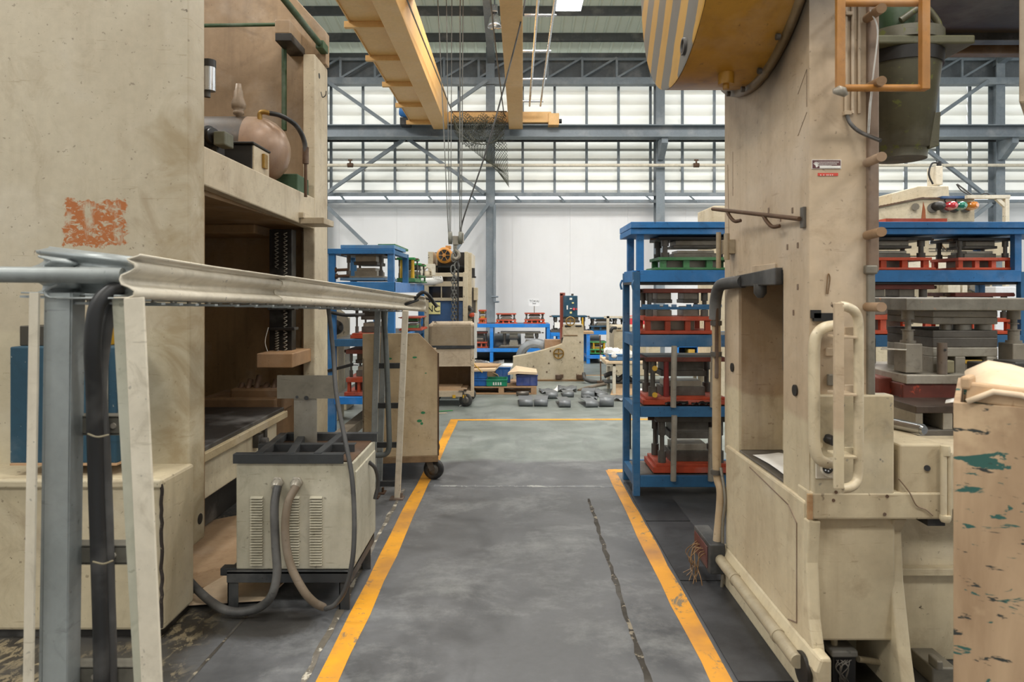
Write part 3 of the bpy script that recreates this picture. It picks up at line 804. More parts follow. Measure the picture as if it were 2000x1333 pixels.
MB().lathe([(.10, 0), (.10, .012), (.085, .02)], (-1.73, 4.36, 2.425), (0, 0, 1), 20).build('coiled_ring', BRASS, lp)
mm = P(413, 268, 3.95)
MB().rod(mm + Vector((-.25, .1, 0)), mm + Vector((.0, -.02, 0)), .062, 18).rod(mm + Vector((0, -.02, 0)), mm + Vector((.03, -.035, 0)), .045, 16).rod(mm + Vector((.02, -.03, 0)), mm + Vector((.045, -.04, 0)), .02, 12).box(mm.x - .2, mm.x + .03, 3.95, 4.06, 2.16, mm.z).build('pump_motor', DARK, lp)
MB().box(mm.x + .04, mm.x + .11, 3.88, 4.0, mm.z - .06, mm.z + .02).build('pump_head', paint('oily_pump_head', '5a5a48', '2b2a22', .5, 5), lp, .008)
MB().rod(P(409, 178, 3.95), P(409, 130, 3.95), .034, 18).build('air_filter_cup', ALU, lp)
MB().rod(P(409, 132, 3.95), P(409, 118, 3.95), .036, 18).build('air_filter_cap', DARK, lp)
MB().rod(P(405, 190, 3.95), P(405, 176, 3.95), .018, 10).build('air_filter_drain', DARK, lp)
MB().rod(P(398, 50, 5.0), P(540, 48, 5.3), .014, 8).rod(P(555, 75, 5.35), P(555, 255, 5.35), .020, 10).build('green_pipe', GREEND, lp)
MB().pb(536, 566, 37, 66, 5.2, 5.5).build('junction_housing', BROWNU, lp, .012)
MB().pb(537, 569, 64, 80, 5.16, 5.5).build('junction_base', DARK, lp, .006)
MB().rod(P(548, -10, 4.6), P(626, 88, 5.40), .024, 12).build('diagonal_pipe', GREEND, lp)
MB().pb(616, 632, 78, 94, 5.36, 5.5).build('pipe_clamp', GREEND, lp, .006)
MB().tube([P(627, 180, 5.25), P(630, 190, 5.2), P(636, 186, 5.2), P(637, 178, 5.2)], .004, 6).build('wire_hook', DARK, lp)

# blue box and hazard block standing on the base of the press
eb = thing('electrical_box', 'scratched dark blue steel box standing on the base of the left press', 'electrical box', (-1.98, 3.09, .69))
MB().pb(19, 228, 678, 906, 3.02, 3.20).build('body', TEALB, eb, .006)
MB().box(X(205, 3.0), X(206.5, 3.0), 3.014, 3.02, Z(905, 3.02), Z(678, 3.02)).build('door_edge', STEELL, eb)
MB().pb(19, 228, 906, 910, 3.01, 3.2).build('bare_edge', WOOD, eb)
tag(MB().pb(38, 206, 637, 676, 3.08, 3.2).build('hazard_block', HAZ, bevel=.004), 'worn yellow and black block on top of the blue steel box', 'block')
tag(MB().add([(-1.98, 3.5, 0.003), (-1.45, 3.42, .003), (-1.20, 3.62, .003), (-1.18, 4.3, .003), (-1.75, 4.55, .003), (-2.0, 4.4, .003),
              (-1.98, 3.5, 0.012), (-1.45, 3.42, .012), (-1.20, 3.62, .014), (-1.18, 4.3, .012), (-1.75, 4.55, .03), (-2.0, 4.4, .02)],
    [(5, 4, 3, 2, 1, 0), (6, 7, 8, 9, 10, 11)] + [(i, (i + 1) % 6, 6 + (i + 1) % 6, 6 + i) for i in range(6)]).build('cardboard_sheet', CARD), 'stained brown cardboard sheet on the floor beside the left press', 'cardboard')
tag(MB().add([(-1.60, 3.22, .016), (-1.19, 3.28, .016), (-1.16, 3.62, .016), (-1.50, 3.55, .022), (-1.60, 3.22, .024), (-1.19, 3.28, .024), (-1.16, 3.62, .024), (-1.50, 3.55, .030)],
    [(3, 2, 1, 0), (4, 5, 6, 7), (0, 1, 5, 4), (1, 2, 6, 5), (2, 3, 7, 6), (3, 0, 4, 7)]).build('cardboard_sheet', CARDL), 'pale cardboard scrap lying under the left edge of the power unit', 'cardboard')

# ================================================================ CABLE TROUGH ON A-FRAMES
tr = thing('cable_trough', 'long cream ribbed steel cable trough on two A-frame stands before the left press', 'cable trough', (-.85, 3.2, 0))
# ribbed profile (across X, up Z), fraction of height
PR = [(-.012, .0), (.022, .0), (.034, .05), (.036, .16), (.022, .25), (.006, .31), (.002, .42), (.006, .52), (.026, .60), (.038, .68), (.036, .79), (.022, .86), (.020, .90), (.046, .965), (.050, 1.0)]
def rib_beam(pts, hts, mat, name, parent, th=.004, side=1):
    rows = []
    for (p, hgt), dd in zip(zip(pts, hts), range(len(pts))):
        a = pts[max(dd - 1, 0)]; c = pts[min(dd + 1, len(pts) - 1)]
        t = (Vector(c) - Vector(a)).normalized(); nrm = Vector((t.y, -t.x, 0)).normalized() * side
        rows.append([Vector(p) + nrm * o * hgt / .105 + Vector((0, 0, f * hgt)) for o, f in PR])
    m = MB().sheet(rows)
    return m.build(name, mat, parent, solid=th)
n1 = [P(232, 582, 1.60), P(380, 588, 2.06), P(540, 592.5, 2.72)]
h1 = [85 * 1.6 / F, 68 * 2.06 / F, 51 * 2.72 / F]
rib_beam(n1, h1, CREAML, 'trough_side', tr)
n2 = [P(534, 592, 2.68), P(650, 597.5, 3.44), P(740, 602, 4.45), P(790, 606, 5.2), P(818, 608, 5.34), P(832, 609, 5.34)]
h2 = [53 * 2.68 / F, 42 * 3.44 / F, 33 * 4.45 / F, 29 * 5.2 / F, 29 * 5.34 / F, 28 * 5.3 / F]
rib_beam(n2, h2, CREAML, 'trough_side', tr)
# inner wall of the trough and its bottom strap with bolts
q = [p + Vector((-.16, .03, .0)) for p in n1[:-1] + n2[:4]]
rib_beam(q, [h * .98 for h in h1[:-1] + h2[:4]], GALV, 'trough_inner_side', tr, side=-1)
bt = MB()
allp = n1[:-1] + n2[:4]
rows = [[p + Vector((.0, 0, -.001)), p + Vector((-.16, .02, -.001))] for p in allp]
bt.sheet(rows).build('trough_floor', GALV, tr, solid=.004)
bo = MB(); rg = MB()
for a, c in zip(allp[:-1], allp[1:]):
    for k in range(4):
        p = a.lerp(c, (k + .5) / 4)
        bo.rod(p + Vector((.006, 0, -.014)), p + Vector((.006, 0, .0)), .006, 6); bo.rod(p + Vector((-.10, 0, -.014)), p + Vector((-.10, 0, .0)), .006, 6)
        MB().bar(p + Vector((-.19, 0, -.012)), p + Vector((.03, 0, -.012)), .02, .006).build('cross_strap', GALV, tr)
bo.build('bolt', STEELL, tr)['kind'] = 'stuff'
jb = MB()
for k in range(4):
    p = P(541 + k * 9, 559 + k * 1.2, 2.70 + k * .07); jb.lathe([(.010, -.006), (.010, .004), (.004, .008)], p + Vector((.022, 0, 0)), (1, -.3, 0), 8)
jb.build('splice_bolt', CREAML, tr)
# galvanised length turning left, with a pipe beside it
g0, g1 = P(52, 572, 1.78), P(236, 578, 1.62)
rib_beam([g0, (g0 + g1) / 2, g1], [92 * 1.78 / F, .108, 76 * 1.62 / F], GALV, 'galvanised_side', tr, side=-1)
MB().bar(g0 + Vector((0, .05, -.01)), g1 + Vector((0, .05, -.01)), .1, .006).build('galvanised_floor', GALV, tr)
MB().rod(P(-160, 535, 1.60), P(240, 539, 1.635), .0195, 14).build('steel_pipe', GALV, tr)
# near A-frame
def channel(p0, p1, a, bdep, mat, name):   # open C section
    p0, p1 = Vector(p0), Vector(p1)
    m = MB(); m.bar(p0, p1, a, .005, (0, 1, 0))
    m.bar(p0 + Vector((-a / 2, bdep / 2, 0)), p1 + Vector((-a / 2, bdep / 2, 0)), .005, bdep, (0, 1, 0))
    m.bar(p0 + Vector((a / 2, bdep / 2, 0)), p1 + Vector((a / 2, bdep / 2, 0)), .005, bdep, (0, 1, 0))
    return m.build(name, mat, tr, .001)
lf = MB(); 
a0, a1 = P(68, 572, 1.62), P(84, 1904, 1.50)
a1 = Vector((a0.x - .01, 1.60, 0.0))
MB().bar(a0 + Vector((.0, .0, 0)), a1, .022, .008, (0, 1, 0)).build('leg', CREAML, tr, .001)
MB().bar(a0 + Vector((.045, .02, 0)), a1 + Vector((.052, .02, 0)), .056, .008, (0, 1, 0)).bar(a0 + Vector((.073, .045, 0)), a1 + Vector((.075, .045, 0)), .007, .05, (0, 1, 0)).bar(a0 + Vector((.012, .045, 0)), a1 + Vector((.014, .045, 0)), .007, .05, (0, 1, 0)).build('leg', GALV, tr, .001)
b0, b1 = P(262, 582, 1.60), P(300, 1333, 1.56)
b1 = b0 + (b1 - b0) * (b0.z / (b0.z - b1.z))
MB().bar(b0 + Vector((.0, 0, 0)), b1 + Vector((-.006, 0, 0)), .046, .008, (0, 1, 0)).build('leg', CREAML, tr, .001)
MB().bar(b0 + Vector((-.042, .02, 0)), b1 + Vector((-.03, .02, 0)), .040, .008, (0, 1, 0)).build('leg_web', paint('grey_cream_web', 'b9b8a6', '7d7c6c', .3, 3, .5), tr, .001)
for pa, pz in ((832, 1.68), (1085, 1.68), (1322, 1.68)):
    z = Z(pa, pz); xa, xb = X(104, pz), X(262, pz)
    rr = MB().box(xa, xb, pz, pz + .006, z - .022, z + .022).box(xa, xb, pz, pz + .04, z + .018, z + .024).box(xa, xb, pz, pz + .04, z - .024, z - .018)
    rr.build('rung', paint('grey_rung_steel', '6d6a60', '403d36', .4, 4, .5, .3), tr, .001)
    for px in (143, 185, 222): MB().rod((X(px, pz), pz - .004, z), (X(px, pz), pz + .003, z), .007, 8).build('rung_bolt', STEELL, tr)
# far A-frame
fa = [(738, 603, 5.0, 728, 972, 4.99), (792, 607, 4.85, 776, 974, 4.96), (752, 603, 5.2, 740, 966, 5.1)]
for (x0, y0, d0, x1, y1, d1), mt in zip(fa, (GALV, CREAML, GALV)):
    p1 = Vector((X(x1, d1), d1, .0))
    MB().bar(P(x0, y0, d0), p1, .042, .03, (0, 1, 0)).build('leg', mt, tr, .003)
    MB().box(p1.x - .05, p1.x + .05, p1.y - .05, p1.y + .04, 0, .008).rod(p1 + Vector((.03, 0, 0)), p1 + Vector((.03, 0, .04)), .01, 6).build('foot_plate', RUSTY, tr)
for y in (715, 793, 870, 946):
    d = 4.99; z = Z(y, d); k = (y - 603) / 370
    MB().box(X(742 - 8 * k, d), X(790 - 12 * k, d), d, d + .02, z - .02, z + .02).build('rung', STEELK, tr, .002)
MB().tube([P(749, 606, 4.9), P(755, 700, 4.88), P(760, 850, 4.86), P(759, 878, 4.86), P(752, 888, 4.86), P(735, 890, 4.86), P(690, 892, 4.86)], .019, 10).build('conduit_pipe', paint('grey_conduit', '676d6c', '3c403f', .4, 3, .45, .3), tr)

# cables bundled on the near A-frame
def hose(name, pts, r, mat, label, c_='cable', n=10, g=None): return tag(MB().tube(pts, r, n).build(name, mat), label, c_, g)
hose('thick_cable', [P(236, 562, 1.64), P(212, 572, 1.62), P(188, 605, 1.60), P(181, 680, 1.60), P(184, 760, 1.62), P(186, 860, 1.64), P(190, 1000, 1.65), P(195, 1150, 1.65), P(199, 1333, 1.65), P(202, 1800, 1.66), P(202, 1990, 1.66)], .018, BLACK, 'thick black cable looping from the trough down the near A-frame, left one')
hose('thick_cable', [P(240, 575, 1.68), P(218, 600, 1.66), P(205, 660, 1.65), P(196, 760, 1.66), P(202, 860, 1.66), P(208, 1000, 1.67), P(212, 1150, 1.67), P(216, 1333, 1.67), P(216, 1800, 1.68), P(216, 1960, 1.68)], .015, HOSE, 'dark grey cable strapped right of the thick black cable on the near A-frame')
hose('thin_cable', [P(212, 600, 1.72), P(203, 700, 1.72), P(200, 800, 1.72), P(212, 900, 1.70), P(216, 940, 1.70), P(206, 1000, 1.70), P(205, 1100, 1.70), P(208, 1333, 1.70), P(210, 1900, 1.70)], .004, BLACK, 'thin black wire hanging behind the two thick cables at the near A-frame')
tag(MB().tube([P(172, 848, 1.60), P(190, 854, 1.575), P(212, 850, 1.60)], .0022, 6).build('cable_tie', paint('dusty_tape_tie', '8c8268', '5c543f', .3)), 'upper tan tape tie round the cables on the near A-frame', 'cable tie')
tag(MB().tube([P(182, 1098, 1.60), P(202, 1102, 1.585), P(220, 1096, 1.61)], .0022, 6).build('cable_tie', bpy.data.materials['dusty_tape_tie']), 'lower tan tape tie round the cables on the near A-frame', 'cable tie')
hose('drop_cable', [P(640, 590, 3.5), P(650, 680, 3.5), P(657, 770, 3.38), P(674, 860, 3.26), P(687, 930, 3.19), P(692, 1010, 3.14), P(689, 1090, 3.08), P(675, 1150, 3.07), P(654, 1182, 3.08), P(636, 1190, 3.12)], .011, HOSE, 'dark cable dropping from the trough in front of the power unit')
hose('end_cable', [P(806, 590, 5.25), P(816, 578, 5.25), P(826, 571, 5.25), P(836, 576, 5.25), P(846, 590, 5.3), P(854, 600, 5.3)], .014, BLACK, 'upper black cable curling out of the far end of the trough')
hose('end_cable', [P(790, 596, 5.18), P(812, 588, 5.25), P(828, 583, 5.4), P(840, 586, 5.4), P(850, 595, 5.4), P(853, 599, 5.4)], .010, BLACK, 'lower thin black cable at the far end of the trough')

# ================================================================ POWER UNIT
pu = thing('power_unit', 'cream louvred power unit with a black angle iron top frame before the left press', 'power unit', (-1.04, 3.45, 0))
pf, pbk = 3.23, 3.74
xl0, xr0 = X(461, pf), X(690, pf)
MB().box(xl0, xr0, pf, pbk, Z(1113, pf), Z(905, pf)).build('cabinet', CREAMW, pu, .006)
MB().box(xr0 - .002, xr0 + .008, pf + .03, pbk - .03, Z(1105, pf), Z(925, pf)).build('side_panel', CREAMW, pu, .004)
for cxp in (503, 574.5, 619):
    for k in range(26):
        y = 972 + k * 5.2
        z = Z(y, pf)
        MB().prism([(pf + .002, z - .0035), (pf - .013, z - .0035), (pf - .012, z - .001), (pf + .001, z + .0055)], 'x', X(cxp - 13, pf), X(cxp + 11, pf)).build('louvre', CREAMW, pu)
for px in (543, 580):
    c = P(px, 943, pf)
    MB().lathe([(.030, 0), (.030, .012), (.026, .016)], c + Vector((0, .002, 0)), (0, -1, 0), 6).lathe([(.024, 0), (.022, .035), (.016, .045)], c, (0, -1, -.3), 14).build('cable_gland', STEELL, pu)
# top frame of angle iron
zt0 = Z(905, pf)
fr = [((xl0 - .01, pf - .01), (X(672, pf), pf - .01)), ((xl0 + .03, pf + .20), (xr0 - .04, pf + .20)), ((xl0 + .08, pbk - .05), (xr0 + .02, pbk - .05))]
for (a, c) in fr: MB().bar((a[0], a[1], zt0 + .022), (c[0], c[1], zt0 + .022), .006, .044).bar((a[0], a[1] + .02, zt0 + .042), (c[0], c[1] + .02, zt0 + .042), .04, .005).build('frame_bar', STEELK, pu, .001)
for px0, px1 in ((506, 560), (568, 598), (620, 672)):
    MB().bar((X(px0, pf), pf, zt0 + .046), (X(px1, pbk), pbk - .05, zt0 + .046), .036, .006).bar((X(px0, pf) + .016, pf, zt0 + .03), (X(px1, pbk) + .016, pbk - .05, zt0 + .03), .005, .03).build('cross_bar', STEELK, pu, .001)
MB().box(xl0 + .02, xr0 - .01, pf + .02, pbk - .02, zt0, zt0 + .006).build('cabinet_top', RUSTY, pu)
# base frame
zb0 = Z(1113, pf)
MB().box(X(446, pf), X(688, pf), pf - .02, pf - .005, zb0 - .055, zb0).box(X(446, pf), X(688, pf), pf - .02, pbk, zb0 - .014, zb0 - .002).box(X(684, pf), X(688, pf), pf - .01, pbk, zb0 - .055, zb0).build('base_frame', STEELK, pu, .002)
for x, y in ((X(446, pf), pf - .01), (X(684, pf) - .05, pf - .01), (X(446, pf), pbk - .05), (X(684, pf) - .05, pbk - .05)):
    MB().box(x, x + .05, y, y + .006, 0, zb0 - .01).box(x, x + .006, y, y + .05, 0, zb0 - .01).build('leg', STEELK, pu, .001)
MB().box(X(430, pf), X(462, pf), pf + .0, pf + .05, zb0 - .03, zb0 + .005).build('frame_lug', STEELK, pu, .002)
MB().box(xl0 + .03, xr0 - .06, pf + .12, pbk - .05, zb0 - .10, zb0 - .014).build('under_tray', DARK, pu, .003)
tl = MB().tube([(xr0 + .012, pf + .30, .62), (xr0 + .04, pf + .32, .58), (xr0 + .05, pf + .34, .5), (xr0 + .035, pf + .33, .42)], .010, 8)
tl.build('side_handle', HOSE, pu)
hose('power_hose', [P(542, 950, 3.20), P(536, 990, 3.16), P(538, 1060, 3.14), P(541, 1120, 3.12), P(530, 1165, 3.10), P(505, 1188, 3.12), P(470, 1196, 3.12), P(440, 1192, 3.13), P(412, 1176, 3.20), P(388, 1155, 3.26), P(372, 1138, 3.32)], .0195, HOSE, 'dark grey hose from the left gland curling along the floor', 'hose', 12)
hose('power_hose', [P(579, 950, 3.19), P(562, 985, 3.15), P(557, 1040, 3.13), P(566, 1100, 3.12), P(590, 1150, 3.10), P(612, 1176, 3.12), P(632, 1187, 3.16)], .0185, HOSEB, 'dusty tan hose from the right gland hanging to the floor', 'hose', 12)
st = thing('sheet_metal_stand', 'grey T-shaped sheet metal plate welded upright on the power unit frame', 'plate', P(598, 865, 3.62))
MB().pb(574, 618, 777, 868, 3.60, 3.612).build('upright_plate', GREYM, st)
MB().pb(541, 655, 734, 779, 3.588, 3.60).build('cross_plate', GREYM, st)
MB().rod(P(580, 776, 3.585), P(580, 776, 3.60), .008, 8).rod(P(598, 778, 3.583), P(598, 778, 3.60), .012, 8).build('weld_bead', STEELK, st)

# ================================================================ CARTS
def caster(c, r, mat_f, par, ax=(.35, 1, 0), tilt=0.0):
    c = Vector(c)
    o = MB().lathe([(r * .55, -.022), (r * .9, -.024), (r, -.012), (r, .012), (r * .9, .024), (r * .55, .022)], c, ax, 28).build('wheel', BLACK, par)
    MB().lathe([(r * .2, -.03), (r * .55, -.026), (r * .55, .026), (r * .2, .03)], c, ax, 20).build('hub', STEELD, o)
    a = Vector(ax).normalized(); top = Vector((c.x - .045, c.y + .02, c.z + r + .025))
    m = MB()
    for s in (-1, 1): m.bar(c + a * .034 * s, top + a * .034 * s, .05, .006, a)
    m.box(top.x - .05, top.x + .05, top.y - .05, top.y + .05, top.z - .004, top.z + .004)
    m.build('caster_fork', mat_f, par)
c1 = thing('tool_cart', 'cream steel tool cart with a cut off corner and green paint spots on casters', 'cart', (X(856, 5.42), 5.42, 0))
d = 5.42
xa, xb = X(711, d), X(856, d)
za, zc = Z(890, d), Z(651, d)
def gspots(t, c, v, p):
    def sp(x, z, rx, rz, c):
        a = t.math('DIVIDE', t.math('SUBTRACT', p[0], x), rx); b_ = t.math('DIVIDE', t.math('SUBTRACT', p[2], z), rz)
        q = t.math('ADD', t.math('MULTIPLY', a, a), t.math('MULTIPLY', b_, b_))
        q = t.math('ADD', q, t.math('MULTIPLY', t.math('SUBTRACT', t.noise(v, 30, 3), .5), 1.2))
        return t.mix(t.rng(q, .9, 1.0, 1, 0), c, srgb('2f7f52'))
    for px, py, rx, rz in ((827, 806, .018, .011), (820, 822, .02, .012), (824, 827, .012, .012), (811, 698, .018, .008), (762, 700, .025, .009), (832, 729, .008, .004)):
        c = sp(X(px, d), Z(py, d), rx, rz, c)
    # brown grease smear down the cut corner
    g = t.math('MULTIPLY', t.rng(t.math('ADD', p[0], t.math('MULTIPLY', p[2], .55)), -.20, -.02), t.noise(v, 4, 6, .65))
    return t.mix(t.math('MULTIPLY', g, 1.1, clamp=True), c, srgb('6b4a2e'))
CARTP = paint('cream_cart_panel', 'c6b18d', '7c6040', .38, 2.2, .55, chip='4a3826', chipa=.685, streak=.3, extra=gspots)
MB().prism([(xa, za), (xb, za), (xb, Z(690, d)), (X(818, d), zc), (xa, zc)], 'y', d, d + .012).build('end_panel', CARTP, c1, .002)
MB().box(xa, xb, d + .95, d + .962, za, .98).build('end_panel', CREAMC, c1, .002)
MB().box(xa, xb, d - .012, d + .97, za - .05, za).build('bottom_frame', paint('worn_cart_frame', '8c7354', '43301f', .6, 4, .6), c1, .004)
MB().box(xa, xa + .012, d, d + .96, za, .98).build('back_panel', CREAMC, c1)
MB().box(xb - .006, xb + .006, d - .004, d + .02, za, Z(690, d)).build('edge_strip', RUSTY, c1)
for z in (.72, .45): MB().box(xa, xb - .02, d + .012, d + .95, z, z + .015).build('shelf', CREAMC, c1)
for x, y in ((xb - .035, d + .06), (xa + .02, d + .06), (xb - .05, d + .85), (xa + .05, d + .85)):
    caster((x, y, .082), .082, STEELD, c1)

c1.rotation_euler.z = R(7.5)
c2 = thing('open_cart', 'cream open cart with a deep top tray and lower shelf left of the aisle', 'cart', (X(926, 8.95), 8.95, 0))
d = 8.95
xa, xb = X(838, d), X(926, d)
MB().box(xa, xb, d + .55, d + .57, Z(773, d), Z(636, d)).build('back_panel', BROWNC, c2)
for x in (xa, xb - .045): MB().box(x, x + .045, d - .01, d + .57, Z(773, d), Z(634, d)).build('side_post', CREAMC, c2, .004)
MB().box(xa, xb, d - .01, d + .01, Z(676, d), Z(637, d)).build('tray_front', paint('dirty_tray_front', '94836a', '5d4b38', .5, 2.5, .55), c2, .004)
MB().box(xa - .01, xb + .005, d - .02, d + .5, Z(681, d), Z(675, d)).build('dark_edge', STEELK, c2)
MB().box(xa, xb - .04, d - .005, d + .012, Z(714, d), Z(682, d)).build('drawer_front', CREAMC, c2, .003)
MB().rod((xa + .03, d + .25, Z(636, d)), (xb - .02, d + .25, Z(636, d)), .045, 12).build('roll_bar', CREAMC, c2)
MB().box(xa, xb, d - .02, d + .57, Z(775, d), Z(764, d)).build('shelf', CREAMC, c2, .003); MB().box(xa, xb, d - .01, d + .55, Z(716, d), Z(713, d)).build('shelf', CREAMC, c2, .003)
for k, (x0, x1, z) in enumerate(((840, 905, 762), (850, 912, 759.5), (846, 900, 757))):
    tag(MB().box(X(x0, d), X(x1, d), d + .03, d + .35, Z(z + 2.4, d), Z(z, d)).build('cardboard_sheet', CARD), ['wide flat brown cardboard at the bottom on the open cart shelf', 'brown cardboard sheet second from bottom on the open cart shelf', 'top piece of brown cardboard on the open cart shelf'][k], 'cardboard')
for x, y in ((X(910, d), d + .0), (X(846, d), d + .02), (xb - .06, d + .5), (xa + .06, d + .5)): caster((x, y, .088), .088, STEELD, c2)
MB().box(X(884, d), X(890, d), d - .03, d, Z(777, d), Z(771, d)).box(X(904, d), X(910, d), d - .03, d, Z(777, d), Z(771, d)).build('yellow_tag', YEL, c2)

c2.rotation_euler.z = R(3.5)

# ================================================================ DIES (press tools stored on the racks)
def die(label, x0, x1, y0, y1, z0, z1, base=None, top=None, blk=None, style='frame', group=None, low=None, n_up=4, pins=True, name='press_die', skew=0.0, blocks=1, sheen_top=False, tubes=None):
    base = base or RED; top = top or base; blk = blk or STEELM; low = low or base
    cx_, cy_ = (x0 + x1) / 2, (y0 + y1) / 2
    t = thing(name, label, 'press die', (cx_, cy_, z0), skew, group)
    w_, dp, h = x1 - x0, y1 - y0, z1 - z0
    x0, x1, y0, y1 = -w_ / 2, w_ / 2, -dp / 2, dp / 2
    Wm = WORLD[t.name]
    def bld(mb, nm, mt, bev=.003, par=None):
        mb.v = [Wm @ Vector(p) for p in mb.v]; return mb.build(nm, mt, par or t, bev)
    if style == 'frame': zb, zp, zs = .075 * h, .29 * h, .385 * h
    else: zb, zp, zs = .10 * h, .10 * h, .16 * h
    bld(MB().box(x0, x1, y0, y1, 0, zb), 'base_plate', low)
    ix0, ix1 = x0 + .04 * w_, x1 - .04 * w_
    if style == 'frame':
        for k in range(n_up):
            xx = ix0 + .06 * w_ + (ix1 - ix0 - .12 * w_) * k / (n_up - 1)
            for yy in (y0 + .06 * dp, y1 - .12 * dp):
                bld(MB().box(xx - .035 * w_, xx + .035 * w_, yy, yy + .10 * dp, zb, zp), 'riser', base, 0)
        bld(MB().box(ix0 + .14 * w_, ix1 - .2 * w_, y0 + .3 * dp, y1 - .3 * dp, zb, zp), 'slug_box', blk, 0)
    bld(MB().box(ix0, ix1, y0 + .02 * dp, y1 - .02 * dp, zp, zs), 'lower_shoe', base)
    zt = h * .905
    bld(MB().box(ix0, ix1, y0 + .02 * dp, y1 - .02 * dp, zt, h), 'top_shoe', top)
    span = zt - zs
    for sx in (ix0 + .09 * w_, ix1 - .09 * w_):
        for sy in (y0 + .16 * dp, y1 - .16 * dp):
            r = min(.03 * w_, .024)
            p = MB().rod((sx, sy, zs), (sx, sy, zt), r, 10).steps([(r * 1.7, 0, span * .28), (r * 1.5, span * .66, span)], (sx, sy, zs), (0, 0, 1), 12)
            bld(p, 'guide_post', STEELD, 0)
    for b in range(blocks):
        bw = (ix1 - ix0) * (.56 if blocks == 1 else .22)
        bc = 0 if blocks == 1 else (-.16 + .36 * b) * w_
        lo = MB().box(bc - bw / 2, bc + bw / 2, y0 + .22 * dp, y1 - .22 * dp, zs, zs + span * .26)
        o = bld(lo, 'lower_die_block', blk)
        bld(MB().box(bc - bw * .42, bc + bw * .42, y0 + .24 * dp, y1 - .24 * dp, zs + span * .26, zs + span * .42), 'die_insert', STEELL, .003, o)
        up = MB().box(bc - bw * .46, bc + bw * .46, y0 + .22 * dp, y1 - .22 * dp, zs + span * .72, zt)
        o = bld(up, 'upper_die_block', blk)
        bld(MB().box(bc - bw * .52, bc + bw * .52, y0 + .20 * dp, y1 - .20 * dp, zs + span * .56, zs + span * .72), 'stripper_plate', STEELD, .003, o)
    if tubes is not None:
        for sx in (-.22, .34):
            bld(MB().steps([(.022, 0, span * .52), (.019, span * .52, span)], (sx * w_, y0 + .08 * dp, zs), (0, 0, 1), 14), 'stop_tube', tubes, 0)
    if sheen_top: bld(MB().box(ix0 + .01, ix1 - .01, y0 + .03 * dp, y1 - .03 * dp, h, h + .003), 'top_sheen', SHEET, 0)  # thin pale plate added for the light reflected off the die top
    if pins:
        for sx, s in ((x0, -1), (x1, 1)):
            bld(MB().rod((sx - s * .02, y0 + .2 * dp, zt + .04 * h), (sx + s * .025, y0 + .2 * dp, zt + .04 * h), min(.018, .035 * h), 10), 'lifting_pin', RUSTY, 0)
    return t

# ================================================================ BLUE DIE RACKS
def rack(name, label, xs, y0, y1, levels, post, mat, loc, top_inset=None, decks=True):
    t = thing(name, label, 'rack', loc)
    lv = levels
    for x in xs:
        for y in (y0, y1 - post):
            MB().box(x, x + post, y, y + post, 0, lv[-1][1]).build('post', mat, t, .003)
            MB().box(x - .02, x + post + .02, y - .02, y + post + .02, 0, .008).build('foot_plate', STEELK, t)
    for zb_, zt_ in lv:
        for y in (y0 - .004, y1 - post):
            MB().box(xs[0] + post, xs[-1], y, y + post * .6, zb_, zt_).build('beam', mat, t, .003)
        for x in (xs[0], xs[-1]):
            MB().box(x + .004, x + post * .8, y0 + post, y1 - post, zb_, zt_).build('side_beam', mat, t, .003)
        if decks: MB().box(xs[0] + post * .5, xs[-1] + post * .4, y0 + .06, y1 - .02, zt_ - .012, zt_ - .002).build('deck', STEELD, t)
    return t

# ---- right-hand rack
RD, RB = 5.0, 5.5
zf = lambda y: Z(y, RD)
post = .05
xA, xB = X(1237, RD), X(1994, RD)
rt = thing('die_rack', 'tall blue steel rack of press dies behind the right press', 'rack', (2.3, 5.25, 0))
def rb(m, nm, mt=BLUED, bev=.003): return m.build(nm, mt, rt, bev)
for x in (xA, xB):
    for y in (RD, RB - post): rb(MB().box(x, x + post, y, y + post, 0.0, zf(531)), 'post')
for x in (xA + .03, xB - .03):
    for y in (RD + .02, RB - post - .02): rb(MB().box(x, x + .052, y, y + .05, zf(530), zf(447)), 'upper_post', BLUE)
for a, c in ((528, 551), (655, 678), (795, 815), (930, 952)):
    mt = BLUE if a < 600 else BLUED
    rb(MB().box(xA + post, xB, RD - .004, RD + .03, zf(c), zf(a)), 'beam', mt); rb(MB().box(xA + post, xB, RB - .03, RB, zf(c), zf(a)), 'beam', mt)
    for x in (xA, xB): rb(MB().box(x + .004, x + .045, RD + post, RB - post, zf(c), zf(a)), 'side_beam', mt)
    rb(MB().box(xA + .03, xB + .03, RD + .03, RB - .03, zf(a) - .014, zf(a) - .004), 'deck', STEELD)
rb(MB().box(xA, xB, RD + .03, RB - .03, zf(556), zf(551)), 'under_deck', DARK)
rb(MB().box(xA - .02, xB + .5, RD - .02, RB + .02, zf(446), zf(434)), 'top_deck', BLUE); rb(MB().box(xA - .02, xB + .5, RD - .01, RB + .01, zf(458), zf(447)), 'top_beam', BLUE)
rb(MB().box(xA + post, X(1407, RD), RD - .01, RD + .015, zf(605), zf(600)), 'notched_bar', BLUED)
for px in (1254, 1296, 1312, 1341, 1354, 1400): rb(MB().box(X(px, RD), X(px + (34 if px in (1254, 1354) else 9), RD), RD - .01, RD + .012, zf(600), zf(595)), 'bar_tab', BLUED, .001)
for px, y0, y1 in ((1317, 676, 796), (1394, 676, 796), (1317, 812, 940), (1390, 836, 940)):
    rb(MB().rod(P(px, y0, RD - .022), P(px - 2, y1, RD - .022), .021, 12), 'steel_prop', STEELL, 0)
for y in (540, 420): pass
rb(MB().tube([P(1215, 548, 5.42), P(1212, 556, 5.40), P(1214, 566, 5.4)], .008, 6), 'rack_hook', BLUED, 0)
